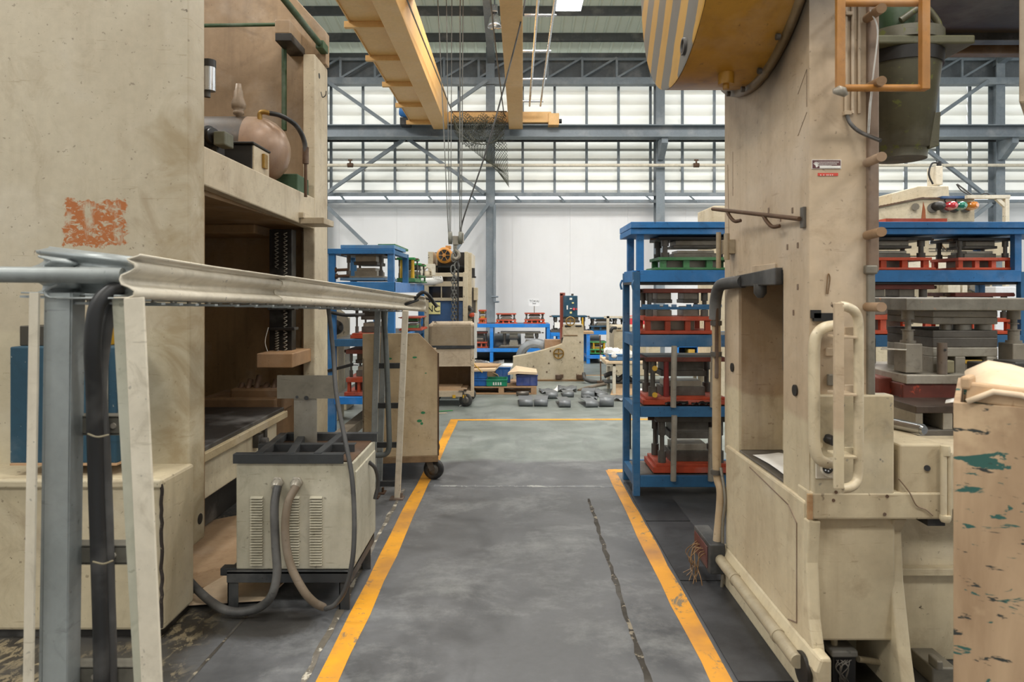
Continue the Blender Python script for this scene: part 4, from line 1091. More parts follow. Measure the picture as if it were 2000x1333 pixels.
rb(MB().tube([P(1238, 548, 4.98), P(1235, 556, 4.97), P(1237, 566, 4.97)], .008, 6), 'rack_hook', BLUED, 0)
dy0, dy1 = RD + .06, RB - .08
die('green framed press die with rusty block on top of the tall rack', X(1280, dy0), X(1450, dy0), dy0, dy1, zf(527), zf(461), GREEN, DARK, STEELM, tubes=None)
die('press die with maroon top plate and two steel blocks behind the notched bar', X(1252, dy0), X(1399, dy0), dy0, dy1, zf(654), zf(564), RED, REDM, STEELM, blocks=2, n_up=4)
mid_die = die('press die with brown red shoes, red stop tubes and yellow pins on the middle shelf', X(1256, dy0), X(1424, dy0), dy0, dy1, zf(794), zf(700), RED, REDM, STEELD, style='plain', sheen_top=True, tubes=paint('dark_red_tube', '8a2a26', '4a1a18', .3))
die('heavy dark steel press die with rusty red base on the lowest shelf', X(1276, dy0), X(1430, dy0), dy0, dy1, zf(929), zf(818), RED, STEELD, STEELD, style='plain', low=RED, sheen_top=True)
die('orange based press die on the upper shelf right of the right press column', X(1672, dy0), X(1828, dy0), dy0, dy1, zf(527), zf(462), REDB, DARK, STEELM)
die('orange based press die at the right frame edge on the upper shelf', X(1868, dy0), X(1990, dy0), dy0, dy1, zf(527), zf(463), REDB, DARK, STEELM)
die('press die with maroon top plate just right of the grey column strip', X(1668, dy0), X(1833, dy0), dy0, dy1, zf(654), zf(556), REDB, REDM, STEELM, blocks=2)
die('press die with thin red top plate behind the big grey die', X(1862, dy0), X(1988, dy0), dy0, dy1, zf(654), zf(572), REDB, REDM, STEELD)
tag(MB().pb(1730, 1850, 427, 434, 5.1, 5.4).build('red_plate', REDB), 'flat orange red plate lying on the top deck of the tall rack', 'plate')
# crumpled sheets and rags on the decks
def scrap(name, label, px0, px1, y, d0, d1, mat, amp=.012, c_='scrap'):
    n = 8; rows = []
    for i in range(6):
        dd = d0 + (d1 - d0) * i / 5
        rows.append([Vector((X(px0, d0) + (X(px1, d0) - X(px0, d0)) * j / n, dd, Z(y, RD) + .004 + amp * abs(math.sin(j * 2.1 + i * 1.3)) * random.uniform(.4, 1.0))) for j in range(n + 1)])
    tag(MB().sheet(rows).build(name, mat, solid=.002), label, c_)
zdie = lambda y: y
scrap('oily_rag', 'dark oily rag on the second lowest shelf of the tall rack', 1300, 1345, 794, 5.02, 5.05, DARK, .03, 'rag')
scrap('oily_rag', 'dark oily rag beside the right steel prop of the tall rack', 1352, 1388, 794, 5.02, 5.05, DARK, .03, 'rag')

# ---- left-hand racks
LBK = 6.95
lr = thing('die_rack', 'blue steel die rack half hidden behind the cream tool cart', 'rack', (-1.6, 7.9, 0))
def lb(m, nm, mt=BLUE, bev=.003): return m.build(nm, mt, lr, bev)
lf_ = lambda y: Z(y, LBK)
xl0_, xr0_ = X(640, LBK), X(756, LBK)
for x in (xl0_, xr0_): lb(MB().box(x, x + .075, LBK, LBK + .07, 0, lf_(551)), 'post')
for x in (xl0_, xr0_): lb(MB().box(x, x + .065, LBK + .02, LBK + .08, lf_(552), lf_(487)), 'upper_post')
for x in (xl0_, xr0_): lb(MB().box(x, x + .065, 7.9, 7.96, lf_(552), lf_(487)), 'upper_post', BLUED)
lb(MB().box(xl0_, xr0_ + .07, LBK, LBK + .07, lf_(496), lf_(486)), 'top_beam')
for x in (xl0_, xr0_): lb(MB().box(x, x + .06, LBK + .08, 7.9, lf_(496), lf_(487)), 'top_side_beam', BLUED)
lb(MB().box(xl0_, xr0_ + .075, LBK - .012, LBK + .05, lf_(570), lf_(551)), 'beam')
xe = X(836, 9.3)
for a, c in ((551, 572), (663, 677), (776, 790)):
    if a > 600: lb(MB().box(xl0_ + .07, xr0_, LBK - .012, LBK + .05, lf_(c), lf_(a)), 'beam', BLUED if a == 663 else BLUEB)
    lb(MB().box(xr0_ + .015, xr0_ + .07, LBK + .07, 9.2, lf_(c), lf_(a)), 'side_beam', paint('pale_lit_blue_paint', '4f86c8', '2b4f80', .3, 2, .35) if a == 551 else BLUE)  # top beam gets a paler blue with the light on it painted in
    lb(MB().box(xl0_ + .02, xr0_ + .05, LBK + .05, 9.2, lf_(a) - .02, lf_(a) - .006), 'deck', STEELD)
for x in (xl0_, xr0_): lb(MB().box(x, x + .075, 9.2, 9.27, 0, lf_(551)), 'post')
lb(MB().box(xl0_, xr0_, 9.2, 9.25, lf_(572), lf_(551)), 'beam')
ly0 = LBK + .04
die('rusty steel press die with pale blue base on top of the left rack', X(664, ly0), X(751, ly0), ly0, 7.75, lf_(548), lf_(493), STEELM, STEELD, STEELL, style='plain', low=paint('worn_pale_blue_plate', '5a7f9c', '6b6257', .5, 5, .5))
tag(MB().box(X(665, 7.0), X(770, 7.0), 7.0, 7.75, lf_(485), lf_(478)).build('steel_plate', paint('worn_blue_plate', '4b8ab8', '7f6f5c', .4, 3, .5), bevel=.003), 'worn light blue plate lying on top of the left rack', 'plate')
tag(MB().box(X(738, 7.3), X(772, 7.3), 7.3, 8.2, lf_(478) + .004, lf_(475) + .016).build('steel_plate', GREEN, bevel=.003), 'green plate lying on the blue plate at the top of the left rack', 'plate')
die('press die with green top plate and yellow stop behind the rack top, nearer one', X(770, 7.9), X(812, 7.9) - .02, 8.0, 8.45, lf_(548), Z(503, 8.0), GREEN, GREENB, STEELM, style='plain', tubes=YEL)
die('press die with green plates at the far end of the left rack top', X(782, 8.5), X(822, 8.5), 8.55, 9.1, lf_(548), Z(514, 8.5), GREEN, GREENB, STEELM, style='frame')
die('press die with orange red base on the left rack shelf beside a cream wheel', X(684, ly0), X(752, ly0), ly0, 7.6, lf_(662), lf_(600), RED, RUSTY, STEELD, style='plain')
die('red slatted press die with green block on the left rack shelf end', X(779, 8.4), X(824, 8.4), 8.4, 8.95, lf_(662), Z(620, 8.4), RED, RED, GREENB, style='plain')
die('press die with red orange shoes low on the left rack behind the tool cart', X(672, ly0), X(745, ly0), ly0, 7.6, lf_(775), lf_(684), RED, REDM, STEELD, style='frame')
for k, (px, py) in enumerate(((662, 528), (664, 540))):
    tag(MB().rod(P(px - 6, py, 7.0), P(px + 18, py - 1, 7.0), .016, 10).rod(P(px - 8, py, 7.0), P(px - 5, py, 7.0), .03, 10).build('clamp_bolt', RUSTY), ['upper rusty clamp bolt sticking out left of the die on the left rack', 'lower rusty clamp bolt left of the die on the left rack'][k], 'bolt')
wm = thing('grinder', 'cream round machine wheel on a column seen between the left rack posts', 'machine', (X(662, 7.9), 8.0, 0))
MB().box(X(640, 8.0), X(664, 8.0), 7.95, 8.2, 0, Z(650, 8.0)).build('column', CREAMM, wm, .01)
MB().lathe([(.02, -.12), (.20, -.10), (.22, -.02), (.22, .02), (.18, .04)], P(652, 640, 7.9), (.8, -.6, 0), 28).build('rim', CREAMM, wm)
MB().lathe([(.09, 0), (.07, .06), (.03, .10)], P(655, 640, 7.8), (.8, -.6, 0), 16).build('hub', DARK, wm)
tag(MB().box(X(664, 9.0), X(684, 9.0), 8.7, 9.0, 0, Z(620, 9)).box(X(655, 9.0), X(690, 9.0), 8.65, 9.05, 0, .12).build('machine_column', CREAMM, bevel=.01), 'cream machine column visible through the left rack', 'machine')
tag(MB().bar((X(655, 6.6), 6.5, .06), (X(700, 7.0), 7.6, .16), .12, .10).build('timber_block', paint('grey_timber', '6e6353', '463c30', .4, 3, .8), bevel=.006), 'grey timber block on the floor under the left rack', 'timber')
lv_ = MB().bar(P(640, 725, 6.94), P(690, 712, 6.97), .03, .03).build('side_lever', BLACK, lr, .003)
MB().rod(P(690, 712, 6.97), P(700, 712, 6.98), .014, 8).build('lever_tip', SHINY, lv_)
MB().tube([P(644, 610, 6.93), P(675, 616, 6.93), P(712, 615, 6.96)], .018, 10).build('black_hose', BLACK, lr)

# ================================================================ NC FEEDER CABINET behind the left rack
nd = 9.7
nc = thing('feeder_machine', 'blue and cream feeder machine with an orange motor on top behind the left rack', 'machine', (X(868, nd), nd + .5, 0))
def nb_(m, nm, mt, bev=.004, par=None): return m.build(nm, mt, par or nc, bev)
nb_(MB().pb(826, 912, 586, 760, nd, nd + .9), 'cabinet', NAVY)
for px in (828, 904): nb_(MB().pb(px, px + 9, 532, 760, nd - .03, nd + .9), 'corner_post', CREAMM)
for y0, y1 in ((533, 541), (550, 560), (582, 588)): nb_(MB().pb(836, 906, y0, y1, nd - .025, nd + .02), 'cross_rail', CREAMM)
nb_(MB().pb(837, 904, 541, 583, nd + .02, nd + .5), 'dark_window', GLASSD)
nb_(MB().pb(861, 863, 560, 582, nd - .01, nd + .01), 'window_bar', CREAMM, 0)
nb_(MB().pb(913, 921, 494, 760, nd + .1, nd + .95), 'side_cover', CREAMM)
nb_(MB().pb(836, 911, 493, 533, nd + .55, nd + .6), 'motor_back_plate', DARK)
nb_(MB().pb(836, 846, 492, 533, nd, nd + .6), 'motor_cheek', CREAMM); nb_(MB().pb(907, 914, 492, 533, nd, nd + .6), 'motor_cheek', CREAMM)
nb_(MB().pb(846, 907, 519, 521, nd + .1, nd + .5), 'motor_shelf', STEELK); 
mc = P(868, 499, nd - .02)
OM = paint('orange_motor_paint', 'c8862f', '7a5424', .3, 3, .45)
mo = nb_(MB().lathe([(.085, .42), (.105, .38), (.11, .05), (.115, .03), (.115, 0), (.085, -.012)], mc, (0, -1, 0) and (0, 1, 0), 28), 'drive_motor', OM, 0)
nb_(MB().lathe([(.08, 0), (.08, .01)], mc + Vector((0, -.02, 0)), (0, 1, 0), 24), 'fan_grille', DARK, 0, mo)
nb_(MB().lathe([(.026, -.02), (.026, .01)], mc + Vector((0, -.02, 0)), (0, 1, 0), 14), 'fan_hub', OM, 0, mo)
for k in range(6):
    a = k * math.pi / 3
    nb_(MB().bar(mc + Vector((.02 * math.cos(a), -.024, .02 * math.sin(a))), mc + Vector((.085 * math.cos(a), -.024, .085 * math.sin(a))), .008, .006, (0, 1, 0)), 'fan_spoke', OM, 0, mo)
nb_(MB().pb(870, 880, 480, 486, nd, nd + .12), 'motor_terminal_box', OM)
sg = nb_(MB().pb(832, 860, 591, 614, nd - .012, nd - .004), 'yellow_sign', SIGNY, 0)
text('NC', .135, INK, P(846, 604, nd - .014), sg, ext=.001)
text('the', .03, INK, P(841, 593.5, nd - .014), sg, ext=.001) if False else None
fh = nb_(MB().pb(838, 846, 548, 556, 9.35, nd + .02), 'gripper_arm', STEELM)
MB().tube([P(813, 556, 9.2), P(825, 551, 9.2), P(845, 550, 9.25), P(863, 546, 9.3)], .05, 12).build('wrapped_bundle', WHITER, fh)
pts = [(821, 538), (821, 516), (849, 516), (849, 538), (844, 538), (843, 530), (840, 525), (835, 523), (830, 525), (827, 530), (826, 538)]
MB().prism([(X(a, 9.3), Z(b_, 9.3)) for a, b_ in pts], 'y', 9.3, 9.42).build('arched_bracket', paint('white_cast_paint', 'd6d0c0', '9a8f78', .3, 3, .5), fh, .003)
MB().lathe([(.05, 0), (.05, .05), (.03, .06)], P(835, 538, 9.36), (0, 0, 1), 16).build('knob', CREAMM, fh)
MB().pb(816, 862, 540, 544, 9.25, 9.45).build('arm_plate', STEELM, fh)
for k in range(6): MB().tube([P(843 + 3 * k, 546, 9.22), P(846 + 3 * k, 540, 9.22), P(848 + 3 * k, 546, 9.22)], .004, 5).build('coil_loop', WHITER, fh)
sd = thing('feed_slide', 'dark post with cream cover and hoses at the right side of the feeder machine', 'machine post', P(928, 640, 9.9))
MB().pb(921, 929, 562, 660, 9.9, 10.1).build('post', STEELD, sd, .004); MB().pb(925, 933, 562, 587, 9.85, 10.0).build('cover', CREAMM, sd, .006)
MB().pb(929, 932, 587, 640, 9.9, 9.95).build('side_rail', CREAMM, sd)
MB().tube([P(915, 600, 9.8), P(922, 608, 9.75), P(916, 616, 9.75), P(924, 620, 9.75)], .03, 10).build('hose_bundle', DARK, sd)
MB().lathe([(.03, 0), (.045, .03), (.03, .07)], P(921, 620, 9.75), (0, 0, 1), 12).build('red_cup', RED, sd)
MB().pb(914, 929, 540, 543, 9.85, 10.0).rod(P(923, 540, 9.9), P(923, 524, 9.9), .035, 12).build('valve', DARK, sd)
MB().pb(926, 931, 612, 700, 9.78, 9.84).build('white_strip', WHITER, sd)

for px, py in ((1279, 720), (1279, 772), (1400, 773), (1398, 722)):
    MB().rod(P(px, py, dy0 - .012), P(px, py, dy0 + .03), .02, 14).build('yellow_peg', YEL, mid_die)

# ================================================================ RIGHT PRESS
rp = thing('power_press', 'cream mechanical press on the right with a striped yellow flywheel guard', 'press', (1.9, 3.0, 0))
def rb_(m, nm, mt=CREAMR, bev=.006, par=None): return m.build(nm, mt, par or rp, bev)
YA, YB, XS = 2.52, 3.53, 1.09
# column: hollow frame with a window in the aisle side
wy0, wy1, wz0, wz1 = 2.762, 3.31, .735, 1.575
m = MB()
XC = 1.30
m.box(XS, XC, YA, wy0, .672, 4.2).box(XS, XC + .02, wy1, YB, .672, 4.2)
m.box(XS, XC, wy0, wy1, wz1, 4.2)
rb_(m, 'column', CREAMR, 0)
rb_(MB().box(XC + .04, XC + .05, wy0, wy1, wz0, wz1), 'window_back', BROWNU)
rb_(MB().box(XS + .01, XC + .05, wy1 - .006, wy1 - .001, wz0, wz1), 'window_jamb', paint('brown_stained_jamb', 'a98f6e', '6d5136', .6, 1.2, .5, streak=.7, zsplit=1.0, low='c2b08f'))
rb_(MB().box(XS + .002, XC + .05, wy0, wy1, wz0 - .01, wz0), 'window_sill', STEELD)
tag(MB().sheet([[Vector((XS + .03 + .06 * i, 2.80 + .10 * j, wz0 + .006 + .006 * math.sin(i * 2 + j))) for j in range(5)] for i in range(4)]).build('paper_sheet', WHITEP, solid=.001), 'white paper lying on the sill inside the window of the right press', 'paper')
# lower aisle side with plinth
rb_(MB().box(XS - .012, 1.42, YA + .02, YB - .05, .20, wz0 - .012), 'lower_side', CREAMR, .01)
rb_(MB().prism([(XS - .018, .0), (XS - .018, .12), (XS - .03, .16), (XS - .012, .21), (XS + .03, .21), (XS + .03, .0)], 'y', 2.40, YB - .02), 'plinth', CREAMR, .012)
# access door outline
dx = XS - .013
for a, c in (((2.60, .62), (2.60, .24)), ((2.60, .62), (2.68, .665)), ((2.68, .665), (3.12, .70)), ((2.60, .24), (2.68, .215))):
    rb_(MB().bar((dx, a[0], a[1]), (dx, c[0], c[1]), .0045, .004, (1, 0, 0)), 'door_edge', TAN, 0)
rb_(MB().rod((XS - .05, 2.50, .145), (XS - .05, 3.46, .15), .026, 14).rod((XS - .05, 2.68, .145), (XS - .05, 2.70, .145), .030, 14).rod((XS - .05, 3.2, .148), (XS - .05, 3.22, .148), .030, 14), 'floor_pipe', paint('cream_grey_pipe', 'a59a82', '6a604c', .4, 3, .45), 0)
rb_(MB().lathe([(.0605, 0), (.0605, .012)], (XS - .0285, 2.50, .12), (-1, 0, 0), 24), 'pipe_port', DARK, 0)
# base front with lip, ribs and deep bay
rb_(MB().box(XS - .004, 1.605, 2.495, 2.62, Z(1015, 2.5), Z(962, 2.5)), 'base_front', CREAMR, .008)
rb_(MB().prism([(2.50, .66), (2.52, .5), (2.50, .30), (2.44, .12), (2.40, 0), (2.62, 0), (2.62, .66)], 'x', XS - .01, XS + .035), 'base_rib', CREAMR, .006)
rb_(MB().prism([(2.52, .66), (2.56, .60), (2.545, .42), (2.50, .20), (2.45, 0), (3.1, 0), (3.1, .66)], 'x', X(1738, 2.55), X(1764, 2.55)), 'base_rib', CREAMR, .006)
rb_(MB().box(XS, 1.45, 2.80, 2.84, 0, .70), 'bay_back', paint('pale_green_grey_paint', 'bdb9a2', '8d8a70', .35, 1.6, .5))
rb_(MB().box(1.455, 2.6, 2.78, 2.82, 0, .70), 'bay_back')
rb_(MB().box(1.465, 2.6, 2.74, 2.78, Z(1118, 2.78), Z(1104, 2.78)), 'bay_ledge', CREAMR, .003)
rb_(MB().box(XS, 1.45, 2.50, 2.80, .0, .015), 'bay_floor', DARK)
rb_(MB().box(XS + .06, 1.25, YA - .005, YA, .50, .52), 'lip', CREAMR, 0) if False else None
# lower column plate on the front, bed block and slot
rb_(MB().box(XS + .004, X(1746, 2.5), 2.497, 2.56, Z(968, 2.5), Z(772, 2.5)), 'column_foot_plate', paint('worn_foot_plate', 'c2b394', '6b6458', .5, 2.4, .42, chip='6a6a6c', chipa=.64, streak=.3, zsplit=.96, low='cdc0a2'), .006)
rb_(MB().box(X(1746, 2.52), X(1757, 2.52), 2.56, 2.60, Z(964, 2.52), Z(862, 2.52)), 'dark_slot', BLACK, 0)
rb_(MB().pb(1757, 1842, 868, 966, 2.50, 2.80), 'bed_block', CREAMR, .008)
rb_(MB().rod(P(1811, 915, 2.494), P(1811, 915, 2.51), .011, 14), 'dark_port', BLACK, 0)
rb_(MB().box(1.30, 3.4, 2.62, 3.9, .66, .885), 'bed', CREAMR, .008)
for px, r in ((1843, .011), (1854, .009)): rb_(MB().rod(P(px, 884, 2.47), P(px, 1008, 2.47), r, 12), 'bed_pipe', CREAMR, 0)
rb_(MB().lathe([(.016, 0), (.018, .02), (.016, .035)], P(1846, 890, 2.47), (0, 0, 1), 8), 'pipe_union', CREAMR, 0)
rb_(MB().lathe([(.014, 0), (.02, .012), (.018, .025)], P(1846, 1020, 2.47), (0, 0, 1), 12), 'pipe_union', CREAMR, 0)
rb_(MB().pb(1812, 1846, 1008, 1028, 2.52, 2.7), 'dark_recess', BLACK, 0)
for px, py in ((1728, 1005), (1733, 970), (1628, 978), (1583, 970), (1583, 1000), (1633, 962)): rb_(MB().rod(P(px, py, 2.492), P(px, py, 2.51), .006, 10), 'bolt_hole', RUSTY, 0)
# rust streak on the base corner
rb_(MB().pb(1578, 1588, 966, 1016, 2.488, 2.50), 'rusty_bracket', paint('rust_streaked_cream', 'b59a72', '8a4a1e', .95, 9, .6), .002)
rb_(MB().tube([P(1755, 935, 2.488), P(1776, 962, 2.488), P(1790, 988, 2.488), P(1808, 996, 2.488), P(1822, 1008, 2.488)], .0025, 5), 'thin_wire', OCHRE, 0)
# brown side strip, grey machined lower strip and pegs
rb_(MB().box(XC, X(1718, 2.5), 2.50, 3.40, Z(532, 2.5), 4.2), 'side_strip', TAN, .006)
rb_(MB().box(XC, X(1712, 2.5), 2.505, 3.40, Z(775, 2.5), Z(532, 2.5)), 'machined_strip', GREYM, .006)
rb_(MB().box(XC - .012, X(1714, 2.5), 2.495, 2.52, Z(536, 2.5), Z(518, 2.5)), 'strip_end', GREYM, .006)
for y0, y1 in ((36, 16), (172, 158), (318, 306), (460, 453), (600, 600)):
    a, c = P(1694, y0, 2.50), P(1722, y1, 2.32)
    rb_(MB().lathe([(.017, 0), (.017, .9), (.015, 1.0)], a, (c - a), 18) if False else MB().rod(a, c, .0165, 18), 'peg', paint('worn_tan_peg', '8d6f50', '5a4532', .4, 5, .5) if y0 == 36 else bpy.data.materials['worn_tan_peg'], .002)
rb_(MB().tube([P(1700, 20, 2.4), P(1714, 60, 2.38), P(1706, 140, 2.42), P(1702, 170, 2.44)], .0028, 6).tube([P(1703, 176, 2.4), P(1699, 210, 2.4), P(1696, 260, 2.46)], .004, 6), 'tied_string', WHITER, 0)
rb_(MB().tube([P(1654, 222, 2.51), P(1660, 240, 2.50), P(1680, 258, 2.46), P(1720, 275, 2.38)], .007, 8), 'bent_rod', DARK, 0)
# column details on the front
for px in (1652, 1665, 1678): rb_(MB().rod(P(px, -20, 2.512), P(px, 222, 2.512), .006, 8), 'front_pipe', CREAMR, 0)
rb_(MB().pb(1650, 1664, 216, 224, 2.50, 2.52), 'pipe_clip', CREAMR, .002)
rb_(MB().pb(1652, 1666, 22, 29, 2.50, 2.52), 'pipe_clip', CREAMR, .002)
stk = rb_(MB().pb(1586, 1643, 312, 330, 2.5165, 2.52), 'sticker', WHITEP, 0)
MB().pb(1587, 1642, 313, 329, 2.515, 2.5165).build('sticker_print', MAROON, stk)
MB().pb(1601, 1641.5, 324, 328.5, 2.5142, 2.515).build('sticker_band', WHITEP, stk)
for k, (y, x1) in enumerate(((315.5, 1641), (319, 1636), (322.3, 1628))):
    rr = MB(); x = 1601.5
    while x < x1:
        w_ = random.uniform(1.2, 3.2); rr.box(X(x, 2.5), X(x + w_, 2.5), 2.5142, 2.515, Z(y + .6, 2.5), Z(y - .6, 2.5)); x += w_ + .7
    o = rr.build('print_line', WHITEP, stk); o['kind'] = 'stuff'
cpx, cpy = 1594, 321
em = MB().rod(P(cpx, cpy + 3, 2.5142), P(cpx, cpy + 3, 2.515), .0065, 14)
for a in (-50, -25, 0, 25, 50): em.bar(P(cpx + 3.0 * math.sin(R(a)), cpy + 3 - 3.0 * math.cos(R(a)), 2.5146), P(cpx + 6.4 * math.sin(R(a)), cpy + 3 - 8.0 * math.cos(R(a)), 2.5146), .0022, .0008, (0, 1, 0))
em.build('sticker_emblem', WHITEP, stk)
rs = rb_(MB().pb(1598, 1637, 338, 343.5, 2.5165, 2.52), 'red_sticker', REDS, 0)
rr = MB()
for px in (1606, 1612, 1618, 1621, 1625, 1629): rr.box(X(px, 2.5), X(px + 1.6, 2.5), 2.5155, 2.5165, Z(341.6, 2.5), Z(339.8, 2.5))
rr.build('print_line', WHITEP, rs)['kind'] = 'stuff'
rb_(MB().pb(1590, 1632, 612, 628, 2.505, 2.52).pb(1586, 1604, 606, 622, 2.505, 2.52), 'dark_recess', BLACK, 0)  # black blocks stand for the shadow in a notch
rb_(MB().tube([P(1614, 575, 2.514), P(1616, 545, 2.514), P(1618, 535, 2.514), P(1621, 545, 2.514), P(1617, 575, 2.514)], .0022, 5), 'scribed_mark', OCHRE, 0)
rb_(MB().pb(1594, 1634, 895, 936, 2.49, 2.515), 'socket_plate', CREAML, .003)
sk = rb_(MB().lathe([(.028, 0), (.028, .02), (.024, .03)], P(1617, 916, 2.49), (-.2, -1, 0), 20), 'socket', CREAML, 0)
rb_(MB().lathe([(.0175, 0), (.0175, .004)], P(1616.5, 916, 2.459), (-.2, -1, 0), 16), 'socket_face', BLACK, 0, sk)
for k in range(5):
    a = k * 2 * math.pi / 5
    rb_(MB().rod(P(1616.5 + 5 * math.cos(a), 916 + 5 * math.sin(a), 2.456), P(1616.5 + 5 * math.cos(a), 916 + 5 * math.sin(a), 2.452), .003, 6), 'socket_pin', SHINY, 0, sk)
rb_(MB().rod(P(1618, 858, 2.49), P(1618, 858, 2.515), .018, 16).rod(P(1618, 858, 2.49), P(1628, 862, 2.47), .018, 14), 'dark_port', DARK, 0)
for y0, y1 in ((680, 696), (806, 826)): rb_(MB().pb(1615, 1630, y0, y1, 2.508, 2.52), 'small_plate', CREAMR, .002)
rb_(MB().pb(1618, 1632, 732, 754, 2.505, 2.52), 'dark_plate', GREYM, .003)
# bent tube guards
gt = MB().tube([P(1634, 636, 2.47), P(1612, 640, 2.46), P(1597, 652, 2.46), P(1591, 672, 2.46), P(1590, 720, 2.46), P(1590, 830, 2.46), P(1591, 870, 2.46), P(1597, 893, 2.46), P(1610, 903, 2.46), P(1632, 908, 2.47)], .0205, 14)
rb_(gt, 'tube_guard', paint('glossy_cream_tube', 'cdbfa2', '7a6a50', .35, 4, .35, chip='5a4a36', chipa=.69), 0)
rb_(MB().pb(1631, 1649, 592, 956, 2.33, 2.346), 'guard_bar', CREAMR, .002)
gt = MB().tube([P(1640, 598, 2.345), P(1654, 600, 2.35), P(1668, 608, 2.36), P(1676, 626, 2.37), P(1677, 680, 2.37), P(1677, 860, 2.37), P(1676, 925, 2.37), P(1670, 945, 2.36), P(1658, 953, 2.35), P(1644, 955, 2.345)], .0165, 14)
rb_(gt, 'tube_guard', bpy.data.materials['glossy_cream_tube'], 0)
for y in (657, 770, 892): rb_(MB().pb(1640, 1674, y, y + 5, 2.3462, 2.44).pb(1650, 1668, y - 18, y, 2.42, 2.425), 'guard_bracket', CREAMR, .002)
for px, py, px2, py2 in ((1600, 660, 1604, 690), (1600, 870, 1604, 890)): rb_(MB().rod(P(1600, py, 2.46), P(1600, py, 2.52), .012, 8), 'guard_stud', CREAMR, 0)
# aisle-side details
hb = rb_(MB().box(XS - .012, XS, 2.545, 2.575, Z(445, 2.55), Z(404, 2.55)), 'hook_plate', STEELD, .002)
A, B = Vector((XS - .02, 2.56, 1.775)), Vector((.955, 3.28, 1.90))
hk2 = MB().rod(A, B, .009, 10)
for u in (.36, .80):
    p = A.lerp(B, u); e = Vector((-.055, -.01, -.0)); hk2.tube([p, p + Vector((.004, -.03, -.03)), p + Vector((.016, -.06, -.055)), p + Vector((.034, -.09, -.055))], .008, 8)
rb_(hk2, 'hook_bar', RUSTY, 0)
rb_(MB().box(XS - .05, XS + .0, 3.36, 3.44, 1.69, 1.76).rod((XS - .04, 3.37, 1.66), (XS - .04, 3.37, 1.79), .014, 10).rod((XS - .065, 3.42, 1.62), (XS - .065, 3.42, 1.80), .012, 10), 'valve_bracket', paint('tan_valve_bracket', '9c8a6c', '5f5038', .4, 4, .5), .003)
rb_(MB().box(XS - .006, XS + .06, 2.764, 3.0, Z(546, 2.8), Z(528, 2.8)), 'louver_shroud', BLACK, 0)
lamp_ = rb_(MB().prism([(2.77, 1.60), (3.33, 1.575), (3.33, 1.525), (2.77, 1.53)], 'x', XS - .03, XS + .02), 'cable_duct', DARK, .004)
rb_(MB().box(XS - .01, XS + .01, 2.83, 3.1, 1.585, 1.62), 'duct_cover', CREAMR, .003)
rb_(MB().lathe([(.028, 0), (.028, .04), (.012, .06)], (XS - .012, 2.99, 1.535), (0, 0, -1), 14), 'duct_sensor', DARK, 0)
rb_(MB().tube([(XS - .015, 3.20, 1.55), (XS - .03, 3.36, 1.545), (XS - .045, 3.47, 1.53), (XS - .05, 3.52, 1.46), (XS - .05, 3.535, 1.36)], .030, 12), 'flexible_hose', HOSE, 0)
rb_(MB().tube([(XS - .05, 3.53, 1.42), (XS - .04, 3.535, 1.2), (XS - .04, 3.535, .6), tuple(P(1408, 965, 3.50)), tuple(P(1400, 1068, 3.50))], .022, 12), 'side_conduit', paint('cream_brown_conduit', 'b09a7a', '74593e', .45, 3, .5), 0)
for z in (1.34, 1.18, .57): rb_(MB().rod((XS - .045, 3.53, z - .012), (XS - .045, 3.53, z + .012), .029, 12), 'conduit_clip', STEELD, 0)
rb_(MB().pb(1398, 1404, 596, 740, 3.50, 3.54), 'tool_handle', RUSTY, .004)
jb_ = rb_(MB().box(.985, 1.066, 3.44, 3.74, .075, .225), 'junction_box', STEELK, .006)
rb_(MB().box(.980, .985, 3.47, 3.71, .095, .205), 'box_opening', paint('dark_red_box', '5a2a26', '2f1816', .4), .002, jb_)
rb_(MB().rod(P(1412, 1122, 3.46), P(1408, 1166, 3.46), .009, 8).tube([(XS - .03, 3.5, .60), (XS - .02, 3.46, .45), (XS - .03, 3.47, .30), (XS - .03, 3.46, .05)], .008, 8), 'earth_rod', GREYM, 0)
for z, y in ((1.12, 2.64), (1.125, 3.40)): rb_(MB().lathe([(.022, 0), (.022, .008)], (XS + .001, y, z), (-1, 0, 0), 18), 'dark_port', DARK, 0)
for (y, z) in ((2.67, 1.82), (2.79, 1.80), (2.62, 1.68), (2.72, 1.68), (2.92, 1.85), (2.62, 1.52), (2.66, 1.42)):
    rb_(MB().box(XS - .003, XS + .002, y - .006, y + .006, z - .011, z + .011), 'plug_hole', TAN, .001)
for a, c in (((3.40, 2.2), (3.40, 1.98)), ((3.48, 2.15), (3.46, 1.75)), ((2.62, 2.26), (2.54, 2.33)), ((2.54, 2.33), (2.54, 2.19)), ((2.54, 2.17), (2.62, 2.10))):
    rb_(MB().bar((XS, a[0], a[1]), (XS, c[0], c[1]), .0028, .0024, (1, 0, 0)), 'panel_edge', TAN, 0)
# flywheel guard
FC = (3.06, 2.44 + .80)
drum = rb_(MB().lathe([(.80, 0), (.80, .355)], (.725, FC[0], FC[1]), (1, 0, 0), 72, cap=False), 'guard_drum', GUARDY, 0)
rb_(MB().lathe([(.001, 0), (.79, 0), (.80, .006)], (.716, FC[0], FC[1]), (1, 0, 0), 72, cap=False), 'striped_disc', STRIPE, 0)
rb_(MB().lathe([(.80, 0), (.832, 0), (.832, .025), (.80, .025)], (1.06, FC[0], FC[1]), (1, 0, 0), 72, cap=False), 'guard_flange', paint('greasy_flange', '8d7550', '3d2f20', .7, 3, .4), 0)
for k in range(24):
    a = k * 2 * math.pi / 24 + .06
    p = Vector((1.05, FC[0] + .817 * math.cos(a), FC[1] + .817 * math.sin(a)))
    rb_(MB().rod(p, p + Vector((-.016, 0, 0)), .013, 6), 'flange_bolt', STEELD, 0)
a = R(-97)
